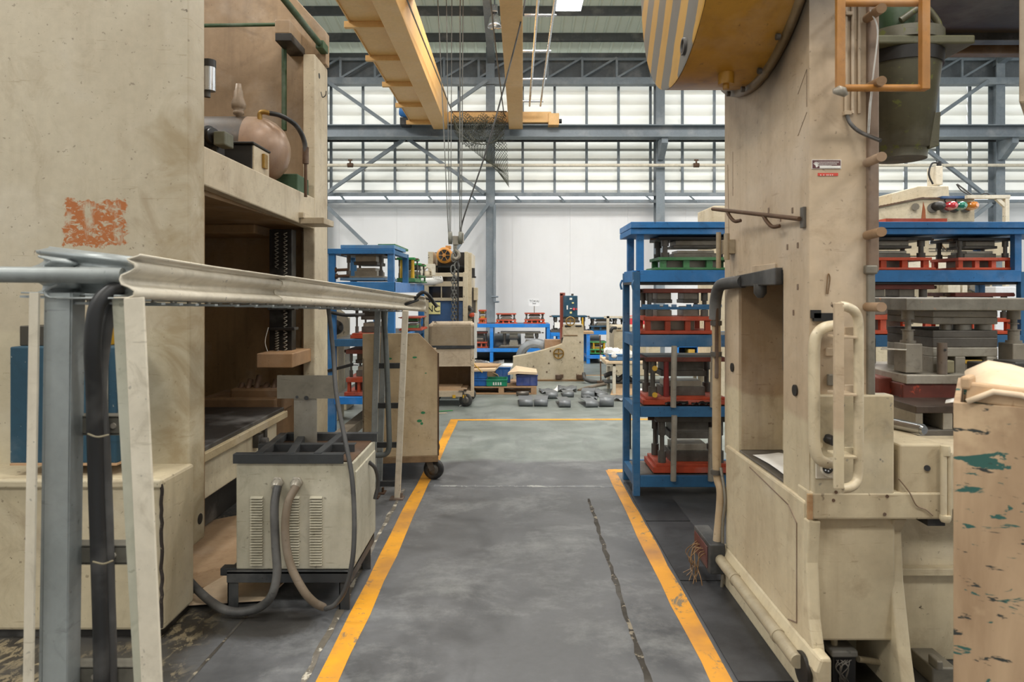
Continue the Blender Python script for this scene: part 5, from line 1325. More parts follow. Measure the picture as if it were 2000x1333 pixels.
lug = Vector((.92, FC[0] + .80 * math.cos(a), FC[1] + .80 * math.sin(a)))
rb_(MB().rod(lug + Vector((0, 0, .03)), lug + Vector((0, 0, -.045)), .034, 16).rod(lug + Vector((0, 0, -.045)), lug + Vector((0, 0, -.065)), .014, 8), 'drain_lug', GUARDY, 0)
pc = Vector((.716, 2.86, 2.53))
rb_(MB().lathe([(.036, -.002), (.036, .012), (.028, .012), (.026, -.001)], pc, (-1, 0, 0), 24, cap=False), 'sight_ring', DARK, 0)
rb_(MB().lathe([(.028, 0), (.028, .004)], pc, (-1, 0, 0), 20), 'sight_hole', STEELD, 0)
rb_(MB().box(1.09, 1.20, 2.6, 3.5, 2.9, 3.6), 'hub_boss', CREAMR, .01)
# crown over the throat and the ram hanging from it
rb_(MB().box(1.90, 4.2, 3.2, 3.98, 2.93, 4.0), 'crown', CROWN, .02)
rb_(MB().box(1.36, 4.2, 3.45, 3.96, 3.02, 4.1), 'crown', CROWN, .02)
rb_(MB().box(1.90, 4.2, 3.90, 3.98, Z(113, 3.98), 2.955), 'crown_lip', paint('worn_crown_lip', '75583a', '3a2c1c', .6, 2, .5, chip='3e4a26', chipa=.66), .008)
rb_(MB().box(1.93, 4.2, 3.76, 3.84, 2.89, 2.94), 'crown_rail', DARK, .004)
rb_(MB().box(1.80, 1.93, 3.25, 3.4, 2.72, 2.95), 'crown_bracket', MOSS, .008)
rc = Vector((X(1768, 3.25), 3.3, 0))
zz = lambda y: Z(y, 3.2)
ram = rb_(MB().lathe([(.118, zz(304)), (.120, zz(285)), (.132, zz(284)), (.178, zz(122))], rc, (0, 0, 1), 40), 'ram', MOSS, 0)
rb_(MB().lathe([(.186, zz(122)), (.19, zz(98))], rc, (0, 0, 1), 40), 'ram_collar', DARK, .004)
rb_(MB().box(rc.x - .2, X(1897, 3.15), 3.12, 3.5, zz(97), zz(80)), 'ram_plate', paint('mossy_plate', '5f5c42', '2e2c1e', .5, 3, .5), .008)
rb_(MB().lathe([(.19, zz(80)), (.19, zz(58))], rc, (0, 0, 1), 40), 'ram_top_ring', MOSS, .004)
rb_(MB().lathe([(.07, zz(58)), (.09, zz(20)), (.05, zz(-40))], rc + Vector((-.02, 0, 0)), (0, 0, 1), 20), 'ram_screw', GREEND, 0)
rb_(MB().tube([rc + Vector((-.05, -.1, zz(40))), rc + Vector((.04, -.12, zz(18))), rc + Vector((.10, -.12, zz(40))), rc + Vector((.12, -.12, zz(58)))], .016, 8), 'lifting_eye', MOSS, 0)
rb_(MB().prism([(rc.x + .085, zz(290)), (rc.x + .13, zz(285)), (rc.x + .14, zz(218)), (rc.x + .10, zz(220))], 'y', 3.2, 3.34), 'ram_clamp', MOSS, .004)
rb_(MB().prism([(X(1990, 3.0), 3.0), (2.8, 3.0), (2.9, 3.3), (2.47, 3.3)], 'z', 2.33, 4.0), 'far_column', CREAMR, .01)
# orange tube rail in front of the column
ot = thing('tube_rail', 'orange brown square tube rail welded in front of the right press top', 'rail', P(1642, 170, 2.34))
MB().bar(P(1641, -60, 2.34), P(1641, 172, 2.34), .029, .02, (0, 1, 0)).build('upright', LADDER, ot, .003)
MB().bar(P(1805, -60, 2.36), P(1805, 176, 2.36), .028, .028, (0, 1, 0)).build('upright', LADDER, ot, .003)
for y, d in ((6, 2.38), (172, 2.37)): MB().rod(P(1640, y, d), P(1806, y + (0 if y > 10 else 0), d), .0125, 12).build('cross_tube', LADDER, ot)
MB().lathe([(.02, 0), (.028, .012), (.012, .03)], P(1638, 186, 2.34), (.3, -.5, 1), 9).build('weld_blob', STEELM, ot)
MB().rod(P(1641, 150, 2.35), P(1646, 150, 2.52), .010, 8).rod(P(1641, 20, 2.35), P(1646, 20, 2.52), .010, 8).build('rail_stub', LADDER, ot)
# bay contents
bx = thing('connection_box', 'open black connection box with loose wires low in the right press base', 'box', P(1650, 1333, 2.56))
MB().box(X(1627, 2.56), X(1672, 2.56), 2.56, 2.66, Z(1335, 2.56), Z(1282, 2.56)).build('box', BLACK, bx, .004)
MB().box(X(1622, 2.56), X(1674, 2.56), 2.55, 2.68, Z(1283, 2.56), Z(1270, 2.56)).build('box_lid', paint('dusty_dark_lid', '5c5a54', '33322e', .4), bx, .006)
wr = MB()
for k in range(9): wr.tube([P(1634 + 3.6 * k, 1290, 2.555), P(1640 + random.uniform(-8, 18), 1305, 2.545), P(1638 + random.uniform(-4, 24), 1322, 2.548), P(1648 + random.uniform(-8, 12), 1334, 2.555)], .0022, 5)
wr.build('loose_wire', STEELD, bx)['kind'] = 'stuff'
tag(MB().tube([P(1598, 1040, 2.66), P(1600, 1140, 2.62), P(1614, 1190, 2.60), P(1627, 1220, 2.60), P(1630, 1276, 2.60)], .0125, 10).build('bay_conduit', bpy.data.materials['cream_grey_pipe']), 'cream conduit bending down inside the left bay of the right press base', 'conduit')
tag(MB().rod(P(1676, 1288, 2.60), P(1742, 1298, 2.64), .012, 10).build('bay_pipe', bpy.data.materials['cream_grey_pipe']), 'short cream pipe running right from the open black connection box', 'pipe')
tag(MB().box(X(1815, 2.62), X(1862, 2.62), 2.60, 2.75, 0, Z(1300, 2.62)).box(X(1818, 2.62), X(1830, 2.62), 2.58, 2.64, Z(1300, 2.62), Z(1282, 2.62)).build('valve_block', GREYM, bevel=.005), 'grey valve block on the floor beside the wooden crate', 'valve block')
wi = MB()
for k in range(9):
    y0 = 3.50 + .02 * k
    wi.tube([(.984, y0, .16 + .004 * (k % 3)), (.955 - .004 * (k % 4), y0 + random.uniform(-.03, .03), .155), (.93 + random.uniform(-.02, .02), y0 + random.uniform(-.05, .03), .10), (.95 + random.uniform(-.03, .02), y0 + random.uniform(-.06, .0), .05), (.92 + random.uniform(-.03, .03), y0 - .06, .02)], .0025, 5)
wo = tag(wi.build('wire_tangle', OCHRE), 'tangle of thin brown wires spilling from the grey junction box of the right press', 'wires'); wo['kind'] = 'stuff'

# ---- big die on the bed and what lies round it
bd = thing('press_die', 'large grey steel press die set on the bed of the right press', 'press die', (2.2, 3.45, Z(780, 3.15)))
D1 = 3.15
def bb(m, nm, mt, bev=.004, par=None): return m.build(nm, mt, par or bd, bev)
x0, x1 = X(1770, D1), X(2075, D1)
STREAK = paint('stained_plate_steel', '8c877b', '4a4238', .7, 5, .4, .5, streak=.6, chip='b3846a', chipa=.66)
bb(MB().box(x0, x1, D1, D1 + .62, Z(607, D1), Z(583, D1)), 'top_shoe', STREAK)
bb(MB().box(x0, x1, D1, D1 + .62, Z(751, D1), Z(733, D1)), 'lower_shoe', STEELL)
bb(MB().box(x0 - .01, x1, D1 + .01, D1 + .6, Z(781, D1), Z(751, D1)), 'red_base', paint('dark_red_base', '6f3226', '3a2a22', .6, 2.5, .5, chip='a8442c', chipa=.58), .006)
bb(MB().box(x0 - .06, x0 + .1, D1 + .12, D1 + .6, Z(781, D1), Z(745, D1)), 'rear_base', REDM, .006)
d2 = D1 + .10
bx0, bx1 = X(1822, d2), X(1949, d2)
for a, c, mt in ((607, 620, STEELM), (620, 634, STEELM), (646, 660, STEELD), (660, 679, STEELD), (679, 697, STEELL)):
    bb(MB().box(bx0, bx1, d2, d2 + .4, Z(c, d2), Z(a, d2)), 'block_plate', mt)
for px0, px1 in ((1836, 1858), (1905, 1935), (1862, 1895)): bb(MB().rod(P((px0 + px1) / 2, 646, d2 + .08), P((px0 + px1) / 2, 634, d2 + .08), (px1 - px0) / 2 * d2 / F, 18), 'punch_ring', STEELL, 0)
for px0, px1 in ((1822, 1834), (1866, 1886), (1928, 1949)): bb(MB().box(X(px0, d2), X(px1, d2), d2, d2 + .4, Z(732, d2), Z(697, d2)), 'spacer', STEELL)
bb(MB().box(bx0, bx1, d2 + .2, d2 + .22, Z(732, d2), Z(697, d2)), 'inner_wall', DARK)
bb(MB().box(X(1888, d2), X(1926, d2), d2 + .03, d2 + .15, Z(731, d2), Z(704, d2)), 'inner_tool', STEELM); bb(MB().box(X(1889, d2), X(1925, d2), d2 + .02, d2 + .12, Z(712, d2), Z(704, d2)), 'yellow_block', YEL)
bb(MB().rod(P(1840, 731, D1 + .03), P(1840, 670, D1 + .03), .0215, 18), 'support_bar', paint('brown_grey_bar', '7c6f63', '4b4038', .4, 4, .4, .4), 0)
bb(MB().rod(P(1846, 684, D1 + .004), P(1846, 684, D1 + .02), .006, 10), 'bar_hole', BLACK, 0)
bb(MB().box(X(1854, D1), X(1873, D1), D1 + .03, D1 + .08, Z(731, D1), Z(706, D1)), 'rough_block', paint('rough_stone_steel', '8b8468', '57503c', .6, 8, .7), .006)
gx = X(1783, D1 + .05)
for yy in (D1 + .09, D1 + .5):
    for gxx in (gx, X(1992, D1 + .05)):
        bb(MB().box(gxx - .04, gxx + .04, yy - .05, yy + .05, Z(731, D1), Z(673, D1)), 'post_block', STEELM)
        g = MB().rod((gxx, yy, Z(673, D1)), (gxx, yy, Z(607, D1)), .014, 12).steps([(.034, 0, .012), (.024, .012, .06), (.03, .06, .064), (.022, .09, .095), (.028, .112, .156)], (gxx, yy, Z(673, D1)), (0, 0, 1), 16)
        bb(g, 'guide_post', STEELM, 0)
bb(MB().sheet([[P(1720, 682, 3.2), P(1770, 684, 3.05)], [P(1722, 679, 3.4), P(1772, 681, 3.3)]]), 'thin_shim', STEELL, 0).modifiers.new('thickness', 'SOLIDIFY').thickness = .003
tag(MB().pb(1932, 1974, 712, 752, 2.95, 3.1).box(X(1974, 2.95), X(1982, 2.95), 2.945, 3.1, Z(750, 2.95), Z(710, 2.95)).pb(1982, 2040, 708, 750, 2.96, 3.1).build('tool_case', paint('dark_plastic_case', '35322f', '1f1d1c', .3, 3, .4), bevel=.006), 'dark plastic case with a pale stripe lying on the big die', 'case')
# hollow riser under it and the polished bar
hr = thing('riser_block', 'hollow oily steel riser block under the big die', 'riser', (1.8, 3.0, .885))
D2 = 2.92
xa, xb = X(1789, D2), X(1960, D2)
zt_, zb_ = Z(794, D2), Z(854, D2)
def hh(m, nm, mt=STEELD): return m.build(nm, mt, hr, .003)
hh(MB().box(xa - .0, xb, D2, D2 + .5, zt_ - .03, zt_), 'top_plate', paint('brown_oily_plate', '5c4f46', '2d2622', .6, 3, .35, .5)); hh(MB().box(xa, xb, D2, D2 + .5, zb_, zb_ + .03), 'bottom_plate')
for px0, px1 in ((1789, 1804), (1843, 1862), (1925, 1960)): hh(MB().box(X(px0, D2), X(px1, D2), D2 + .004, D2 + .5, zb_ + .03, zt_ - .03), 'rib', STEELM)
hh(MB().box(xa, xb, D2 + .46, D2 + .48, zb_ + .03, zt_ - .03), 'back_plate', DARK)
tag(MB().rod(P(1700, 818, 2.88), P(1802, 840, 2.66), .0225, 20).rod(P(1802, 840, 2.66), P(1806, 841, 2.652), .020, 20, .017).build('steel_bar', SHINY), 'polished round steel bar lying in front of the hollow riser block', 'bar')
tag(MB().sheet([[P(1846, 788, 2.85), P(1862, 786, 2.83), P(1884, 783, 2.82)], [P(1848, 782, 2.9), P(1862, 779, 2.9), P(1888, 776, 2.9)]]).build('bracket_plate', WHITEP, solid=.003), 'small white bracket plate beside the cardboard on the wooden crate', 'bracket')

# ---- wooden crate in front on the right
wc = thing('wooden_crate', 'brown plywood crate splashed with green paint at the right frame edge', 'crate', (X(1862, 1.60), 1.60, 0))
cd = 1.60
cx0_, cx1_ = X(1862, cd), X(1862, cd) + .75
zc_ = Z(786, cd)
MB().box(cx0_, cx1_, cd, cd + .014, .02, zc_).build('front_panel', PLY, wc, .002)
MB().box(cx0_, cx0_ + .014, cd + .014, cd + .55, .02, zc_).build('side_panel', PLY, wc, .002)
MB().box(cx1_ - .014, cx1_, cd + .014, cd + .55, .02, zc_).build('side_panel', PLY, wc, .002)
MB().box(cx0_, cx1_, cd + .55, cd + .564, .02, zc_).build('back_panel', PLY, wc, .002)
MB().box(cx0_, cx1_, cd, cd + .56, 0, .02).build('bottom_panel', PLY, wc, .002)
rows = []
for i in range(7):
    yy = cd - .01 + .08 * i
    rows.append([Vector((X(1884, cd) + .05 * j + .006 * math.sin(i), yy, zc_ + .012 + .018 * math.sin(j * .9 + .6) + .004 * random.random() + (.025 if i > 1 else 0.0) - (.02 if j == 0 else 0))) for j in range(13)])
o = tag(MB().sheet(rows).build('cardboard_sheet', CARDL, solid=.012), 'buckled pale cardboard lying over the top of the wooden crate', 'cardboard')
o2 = tag(MB().bar((X(1884, cd), cd + .02, zc_ + .026), (X(2060, cd), cd + .01, zc_ + .012), .03, .045).bar((X(1880, cd), cd + .0, zc_ + .046), (X(1892, cd), cd + .04, zc_ + .05), .02, .03).build('cardboard_strip', CARD, bevel=.006), 'folded torn cardboard flap along the front top edge of the wooden crate', 'cardboard')

wc.rotation_euler.z = R(-34)
for q in (o, o2):   # turn the cardboard with the crate
    piv = Vector((X(1862, 1.60), 1.60, 0)); Mr = Matrix.Translation(piv) @ Matrix.Rotation(R(-34), 4, 'Z') @ Matrix.Translation(-piv)
    q.matrix_world = Mr @ Matrix.Translation(q.location)

# ================================================================ FAR MIDDLE: straightener machine, racks by the back wall
sm_ = thing('decoiler_machine', 'cream coil feeding machine with a sloped nose and brass handwheel in the middle distance', 'machine', (X(1075, 11.6), 11.9, 0))
md = 11.5
def mb_(m, nm, mt=CREAMM, bev=.006, par=None): return m.build(nm, mt, par or sm_, bev)
pf_ = [(1002, 745), (1002, 697), (1030, 692), (1062, 684), (1088, 676), (1098, 672), (1101, 660), (1101, 634), (1138, 634), (1140, 640), (1140, 745)]
mb_(MB().prism([(X(a, md), Z(b_, md)) for a, b_ in pf_], 'y', md, md + .16), 'side_frame')
mb_(MB().prism([(X(a, md + .75), Z(b_ + 2, md + .75) if b_ < 744 else 0) for a, b_ in pf_], 'y', md + .75, md + .9), 'side_frame')
mb_(MB().box(X(1100, md), X(1140, md), md + .16, md + .75, 0, Z(640, md)), 'body')
mb_(MB().pb(1000, 1141, 742, 746, md - .03, md + .2), 'base_flange', OCHRE)
mb_(MB().pb(1064, 1096, 664, 690, md + .165, md + .35), 'roll_housing', paint('tan_roll_housing', 'a07f62', '6a4f38', .4, 2, .5))
mb_(MB().torus(P(1091, 691, md - .03), (0, 1, 0), .082, .011).rod(P(1091, 691, md - .05), P(1091, 691, md + .05), .02, 12).bar(P(1082, 691, md - .015), P(1100, 691, md - .015), .018, .012, (0, 1, 0)).bar(P(1091, 682, md - .015), P(1091, 700, md - .015), .018, .012, (0, 1, 0)), 'handwheel', BRASS, 0)
mb_(MB().torus(P(1114, 628, md - .05), (0, 1, 0), .072, .010).rod(P(1114, 628, md - .06), P(1114, 628, md + .1), .018, 10).bar(P(1107, 628, md - .035), P(1121, 628, md - .035), .014, .012, (0, 1, 0)).bar(P(1114, 621, md - .035), P(1114, 635, md - .035), .014, .012, (0, 1, 0)), 'handwheel', BRASS, 0)
for px in (1103, 1124): mb_(MB().pb(px, px + 12, 636, 639, md - .01, md + .02), 'dark_slot', BLACK, 0)
mb_(MB().pb(1100, 1128, 655, 656.5, md - .012, md), 'seam_strip', OCHRE, 0)
for px, py in ((1072, 710), (1042, 716), (1068, 727), (1122, 699), (1008, 725), (1014, 726), (1133, 669), (1075, 686)): mb_(MB().rod(P(px, py, md - .012), P(px, py, md), .013, 10), 'bolt', RUSTY, 0)
for px0, px1 in ((1085, 1097), (1126, 1141)): mb_(MB().pb(px0, px1, 733, 741, md - .05, md).rod(P(px1, 732, md - .03), P(px1, 738, md - .03), .03, 10), 'floor_clamp', RUSTY, .004)
mb_(MB().pb(1094, 1100, 574, 664, md + .2, md + .28).pb(1094, 1104, 572, 578, md + .2, md + .3), 'red_column', paint('brick_red_column', '8d4434', '5a2a20', .3, 3, .5))
mb_(MB().pb(1097, 1101, 660, 676, md + .1, md + .16), 'strip_guide', BLACK)
cb = mb_(MB().pb(1101, 1128, 578, 620, md + .05, md + .25), 'control_box', TEALD)
mb_(MB().pb(1102, 1127, 579, 619, md + .04, md + .05), 'control_door', TEALD, .003, cb)
for px, py, w_, h_, mt in ((1115, 584, 5, 4, WHITEP), (1108, 601, 2.5, 8, WHITEP), (1119, 592, 4, 2.5, SIGNY), (1115, 603, 4, 1.6, WHITEP), (1115, 611, 4, 4, SIGNY), (1126, 604, 1.5, 3.5, PINK)):
    mb_(MB().pb(px - w_ / 2, px + w_ / 2, py - h_ / 2, py + h_ / 2, md + .028, md + .04), 'switch_plate', mt, 0, cb)
mb_(MB().rod(P(1121, 604, md + .0), P(1121, 604, md + .04), .022, 14), 'stop_button', PINK, 0, cb)
mb_(MB().rod(P(1118, 578, md + .12), P(1118, 574, md + .12), .02, 8), 'box_knob', STEELD, 0, cb)
sc_ = thing('steel_coil', 'grey curved steel strip coil standing behind the sloped nose of the coil machine', 'coil', P(1045, 745, 12.0))
MB().lathe([(.20, -.14), (.335, -.14), (.335, .14), (.20, .14), (.20, -.14)], P(1046, 700, 12.02), (.15, 1, 0), 56, cap=False).build('coil', SHEET, sc_)
MB().lathe([(.25, -.143), (.255, -.143), (.255, .143), (.25, .143)], P(1046, 700, 12.02), (.15, 1, 0), 56, cap=False).build('coil_wrap', STEELM, sc_)
MB().box(X(1028, 12.0), X(1064, 12.0), 11.88, 12.16, 0, .07).build('coil_cradle', STEELK, sc_)

# blue racks by the back wall
bk = 14.3
def far_rack(label, px0, px1, posts, beams, d, dep, mat=BLUEB, gap=None):
    t = thing('die_rack', label, 'rack', (X((px0 + px1) / 2, d), d + dep / 2, 0))
    for px in posts:
        for y in (d, d + dep - .07): MB().box(X(px, d) - .035, X(px, d) + .035, y, y + .07, 0, Z(beams[0], d)).build('post', mat, t, .004)
    for b_ in beams:
        for y in (d - .01, d + dep - .07): MB().box(X(px0, d), X(px1, d), y, y + .07, Z(b_ + 7, d), Z(b_, d)).build('beam', mat, t, .004)
        for px in (posts[0], posts[-1]): MB().box(X(px, d) - .03, X(px, d) + .03, d + .07, d + dep - .07, Z(b_ + 7, d), Z(b_, d)).build('side_beam', mat, t, .004)
        MB().box(X(px0, d), X(px1, d), d + .07, d + dep - .07, Z(b_ + 1.5, d), Z(b_ + .5, d)).build('deck', STEELD, t)
    return t
far_rack('bright blue die rack with two orange dies on top by the back wall', 906, 1073, (909, 960, 1071), (633, 681), bk, .62)
far_rack('lower bright blue rack by the back wall behind the coil machine', 1076, 1094, (1078, 1092), (650, 693), bk, .62)
far_rack('low bright blue rack right of the coil machine by the back wall', 1146, 1206, (1149, 1203), (647, 694), bk, .62)
def fdie(label, px0, px1, py0, py1, d=bk + .1, **k):
    return die(label, X(px0, d), X(px1, d), d, d + .42, Z(py1, d) , Z(py0, d), **k)
zt633 = Z(633, bk)
def fdie2(label, px0, px1, py0, ztop, d=bk + .1, **k):
    return die(label, X(px0, d), X(px1, d), d, d + .42, ztop, Z(py0, d), **k)
fdie2('bright orange press die on the far rack, left of the white name card', 967, 1010, 613, zt633, base=REDB, top=RED, blk=STEELM, pins=False)
fdie2('bright orange press die on the far rack below the white name card', 1023, 1066, 612, zt633, base=REDB, top=RED, blk=STEELM, pins=False)
fdie2('bright orange press die at the left end of the far rack beside the grey column', 934, 950, 606, zt633, base=REDB, top=RED, blk=YEL, pins=False)
zl681 = Z(681, bk)
fdie2('grey press die on the lower shelf of the far blue rack', 974, 1060, 649, zl681, base=STEELM, top=STEELM, blk=STEELL, style='plain', blocks=2, low=STEELD)
fdie2('small red press die at the left of the lower shelf of the far rack', 918, 953, 649, zl681, base=RED, top=REDM, blk=STEELD, pins=False)
for k, (px0, px1, lab, dd) in enumerate(((903, 955, 'dull steel coil lying under the left end of the far blue rack', 14.62), (964, 1018, 'dull steel coil lying under the middle of the far blue rack', 14.62), (1144, 1176, 'grey steel coil standing under the low blue rack', 14.98))):
    r = .29
    tag(MB().lathe([(r * .4, 0), (r * .97, 0), (r, .02), (r, X(px1, 14.6) - X(px0, 14.6) - .02), (r * .97, X(px1, 14.6) - X(px0, 14.6)), (r * .4, X(px1, 14.6) - X(px0, 14.6))], (X(px0, 14.6), 15.24, r + .002), (1, 0, 0), 36).build('steel_coil', SHEET), lab, 'coil')
zb650 = Z(650, bk); zb647 = Z(647, bk)
tdie = fdie2('dark teal topped press die behind the red column of the coil machine', 1076, 1150, 617, zb650, base=STEELD, top=TEALD, blk=STEELM, style='plain', tubes=YEL)
die('dark teal press die right of the coil machine on the low blue rack', X(1152, bk), X(1212, bk), bk + .05, bk + .5, zb647, Z(621, bk), base=TEALD, top=TEALD, blk=STEELM, style='frame')
MB().pb(1083, 1096, 630, 641, bk + .08, bk + .1).build('tag_card', WHITEP, tdie)
die('green press die with yellow blocks under the low blue rack', X(1150, bk), X(1187, bk), bk + .05, bk + .45, Z(692, bk) , Z(668, bk), base=GREENB, top=GREENB, blk=YEL, pins=False, tubes=YEL)
die('dark teal press die at the far right of the back wall row', X(1214, bk), X(1262, bk), bk + .1, bk + .5, Z(655, bk), Z(622, bk), base=TEALD, top=TEALD, blk=STEELD, style='frame')
tag(MB().box(X(1212, bk), X(1262, bk), bk + .05, bk + .55, 0, Z(655.5, bk)).build('cream_machine', CREAMM, bevel=.01), 'cream machine base under the far right teal die', 'machine')
mb_(MB().pb(1139, 1160, 648, 653, md + .2, md + .5), 'tan_board', CARD, .003)  # loose piece of tan cardboard, only parented to the coil machine
sgn = thing('name_card', 'white name card on a thin stick above the far orange die', 'sign', P(1043, 612, 14.5))
sc1 = MB().pb(1033, 1054, 584, 598, 14.48, 14.49).build('card', SIGNW, sgn)
MB().rod(P(1043.5, 598, 14.49), P(1043.5, 613, 14.49), .008, 6).build('stick', STEELM, sgn)
text('TOKAI', .068, INKG, P(1043.5, 588.8, 14.478), sc1); text('(THAI)', .026, INKG, P(1043.5, 594.3, 14.478), sc1) if False else None
MB().box(X(1040, 14.478), X(1047, 14.478), 14.476, 14.48, Z(593.8, 14.478), Z(592.8, 14.478)).build('print_line', INKG, sc1)

# pallet with crates and cardboard
pa = thing('pallet', 'low wooden pallet carrying plastic crates left of the rolled sheets', 'pallet', (X(985, 10.2), 10.4, 0))
pd = 9.98
x0, x1 = X(915, pd), X(1048, pd)
for k in range(6):
    y = pd + .02 + k * .15
    MB().box(x0, x1, y, y + .11, .095, .115).build('plank', WOOD, pa, .002)
for x in (x0, (x0 + x1) / 2 - .06, x1 - .08):
    for y in (pd + .02, pd + .40, pd + .76): MB().box(x, x + .08, y, y + .1, .02, .095).build('block', WOOD, pa, .002)
for y in (pd + .02, pd + .4, pd + .76): MB().box(x0, x1, y, y + .1, 0, .02).build('plank', WOOD, pa, .002)
zp = .1155
def crate(label, px0, px1, d, dep, z0, hgt, mat, nm='plastic_crate', mark=False):
    xa, xb = X(px0, d), X(px1, d)
    t = thing(nm, label, 'crate', ((xa + xb) / 2, d + dep / 2, z0))
    e = .012
    m = MB().box(xa, xb, d, d + .006, z0, z0 + hgt).box(xa, xb, d + dep - .006, d + dep, z0, z0 + hgt).box(xa, xa + .006, d, d + dep, z0, z0 + hgt).box(xb - .006, xb, d, d + dep, z0, z0 + hgt).box(xa, xb, d, d + dep, z0, z0 + .006)
    m.build('shell', mat, t)
    MB().box(xa - e, xb + e, d - e, d, z0 + hgt - .02, z0 + hgt).box(xa - e, xb + e, d + dep, d + dep + e, z0 + hgt - .02, z0 + hgt).box(xa - e, xa, d, d + dep, z0 + hgt - .02, z0 + hgt).box(xb, xb + e, d, d + dep, z0 + hgt - .02, z0 + hgt).build('rim', mat, t, .002)
    n = max(2, int((xb - xa) / .1))
    for k in range(n + 1):
        x = xa + (xb - xa) * k / n
        MB().box(x - .005, x + .005, d - .008, d, z0 + .01, z0 + hgt - .02).build('rib', mat, t)
    if mark:
        g = MB().box((xa * .7 + xb * .3), (xa * .35 + xb * .65), d - .009, d - .0085, z0 + .02, z0 + .022)
        for k in range(4): g.box(xa * .7 + xb * .3 + k * .035, xa * .7 + xb * .3 + k * .035 + .02, d - .0095, d - .009, z0 + .02, z0 + hgt * .6)
        g.build('print_mark', WHITER, t)['kind'] = 'stuff'
    return t
crate('bright blue crate at the bottom of the pair beside the open cart', 905, 950, pd + .05, .3, zp, .108, CRATEB)
crate('bright blue crate stacked on another beside the open cart', 905, 950, pd + .05, .3, zp + .109, .108, CRATEB)
crate('green plastic crate with pale print at the front of the pallet', 951, 990, pd + .03, .3, zp, .105, CRATEG, mark=True)
crate('blue plastic crate behind the green crate, holding papers', 969, 996, pd + .42, .34, zp, .24, CRATEB)
crate('indigo plastic crate under pale cardboard at the right of the pallet', 1009, 1049, pd + .08, .42, zp, .165, CRATEN)
def flat(label, pts, th, mat, nm='cardboard_sheet', c_='cardboard'):
    n = len(pts); vs = [Vector(p) for p in pts] + [Vector(p) + Vector((0, 0, th)) for p in pts]
    o = MB().add(vs, [tuple(range(n - 1, -1, -1)), tuple(range(n, 2 * n))] + [(i, (i + 1) % n, n + (i + 1) % n, n + i) for i in range(n)]).build(nm, mat)
    return tag(o, label, c_)
z1 = zp + .22
flat('pale cardboard sheet lying across the stacked bright blue crates', [(X(905, 10), pd + .0, z1), (X(966, 10), pd + .02, z1 + .004), (X(974, 10), pd + .22, z1 + .045), (X(905, 10), pd + .4, z1 + .03)], .03, CARDL)
flat('yellow edged cardboard sheet on top of the pile beside the open cart', [(X(912, 10), pd + .05, z1 + .055), (X(972, 10), pd + .1, z1 + .06), (X(978, 10), pd + .3, z1 + .07), (X(912, 10), pd + .45, z1 + .07)], .018, CARD)
flat('narrow cardboard strip tilted into the green crate', [(X(962, 10), pd + .02, zp + .20), (X(972, 10), pd + .02, zp + .17), (X(974, 10), pd + .16, zp + .115), (X(962, 10), pd + .2, zp + .17)], .012, CARD)
flat('buckled pale cardboard covering the indigo crate', [(X(992, 10.1), pd + .02, zp + .17), (X(1012, 10.1), pd + .0, zp + .19), (X(1049, 10.1), pd + .03, zp + .172), (X(1049, 10.1), pd + .5, zp + .172), (X(1008, 10.1), pd + .5, zp + .22)], .035, CARDL)
flat('white papers lying in the blue crate behind the green crate', [(X(970, 10.4), pd + .45, zp + .24), (X(1000, 10.4), pd + .44, zp + .235), (X(1002, 10.4), pd + .7, zp + .25), (X(975, 10.4), pd + .72, zp + .25)], .02, WHITEP, 'paper_stack', 'paper')
pb_ = thing('wrapped_carton', 'low carton under clear plastic wrap at the back of the pallet', 'carton', P(952, 740, 10.55))
MB().box(X(925, 10.6), X(978, 10.6), 10.45, 10.95, zp, .36).build('carton', CARD, pb_, .006)
rows = [[Vector((X(922, 10.6) + .062 * j, 10.42 + .08 * i, .362 + .05 * abs(math.sin(i * 1.7 + j * 1.1)) + .02 * math.sin(j))) for j in range(9)] for i in range(7)]
MB().sheet(rows).build('plastic_wrap', FILM, pb_, solid=.001)
MB().box(X(930, 10.6), X(973, 10.6), 10.445, 10.45, .30, .34).build('tape_band', CARDL, pb_)
tag(MB().tube([P(915, 702, 9.9), P(930, 716, 9.9), P(942, 728, 9.9)], .008, 6).build('yellow_strap', YEL), 'yellow strap hanging over the wrapped carton', 'strap')

# curled steel sheets on the floor
def curl(label, px0, px1, pyb, hgt, dep, rz=0.0, roll=False, mat=SHEET):
    d = 2000.0 / (pyb - 571)
    xa, xb = X(px0, d), X(px1, d); cx_ = (xa + xb) / 2; w_ = xb - xa
    r = hgt / 2; th = .004; prof = []
    if roll:
        prof = [(r * math.sin(a) * (1 - .08 * a / 6), r - r * math.cos(a) * (1 - .05 * a / 6)) for a in [k * .33 for k in range(22)]]
    else:
        dep *= 1.45
        arc = [(-r * math.sin(a), r - r * math.cos(a)) for a in [math.pi * k / 14 for k in range(15)]]
        prof = [(dep, .004), (dep * .5, .003), (.02, .001)] + arc + [(.02, hgt), (.05, hgt + .001), (dep * .4, hgt - .002), (dep * .45, hgt - .003), (dep * .92, hgt - .018), (dep * .98, hgt - .022)]
    m = MB(); rows = [[Vector((-w_ / 2, y + r, z)), Vector((w_ / 2, y + r, z))] for y, z in prof]
    t = MB().sheet([[Matrix.Translation((cx_, d, .003)) @ Matrix.Rotation(rz, 4, 'Z') @ p for p in row] for row in rows])
    if not roll: t.sm = [2 < i < 17 for i in range(len(t.f))]
    return tag(t.build('curled_sheet', mat, solid=th), label, 'sheet metal', 'curled steel sheets on the floor')
curl('folded grey sheet at the left end of the front row on the floor', 1014, 1041, 795, .085, .34, .02)
curl('folded grey sheet with torn top, second from left in the front row', 1043, 1069, 795, .085, .36, -.08)
curl('folded ribbed grey sheet alone in the middle of the front row', 1092, 1115, 797, .085, .32, .03)
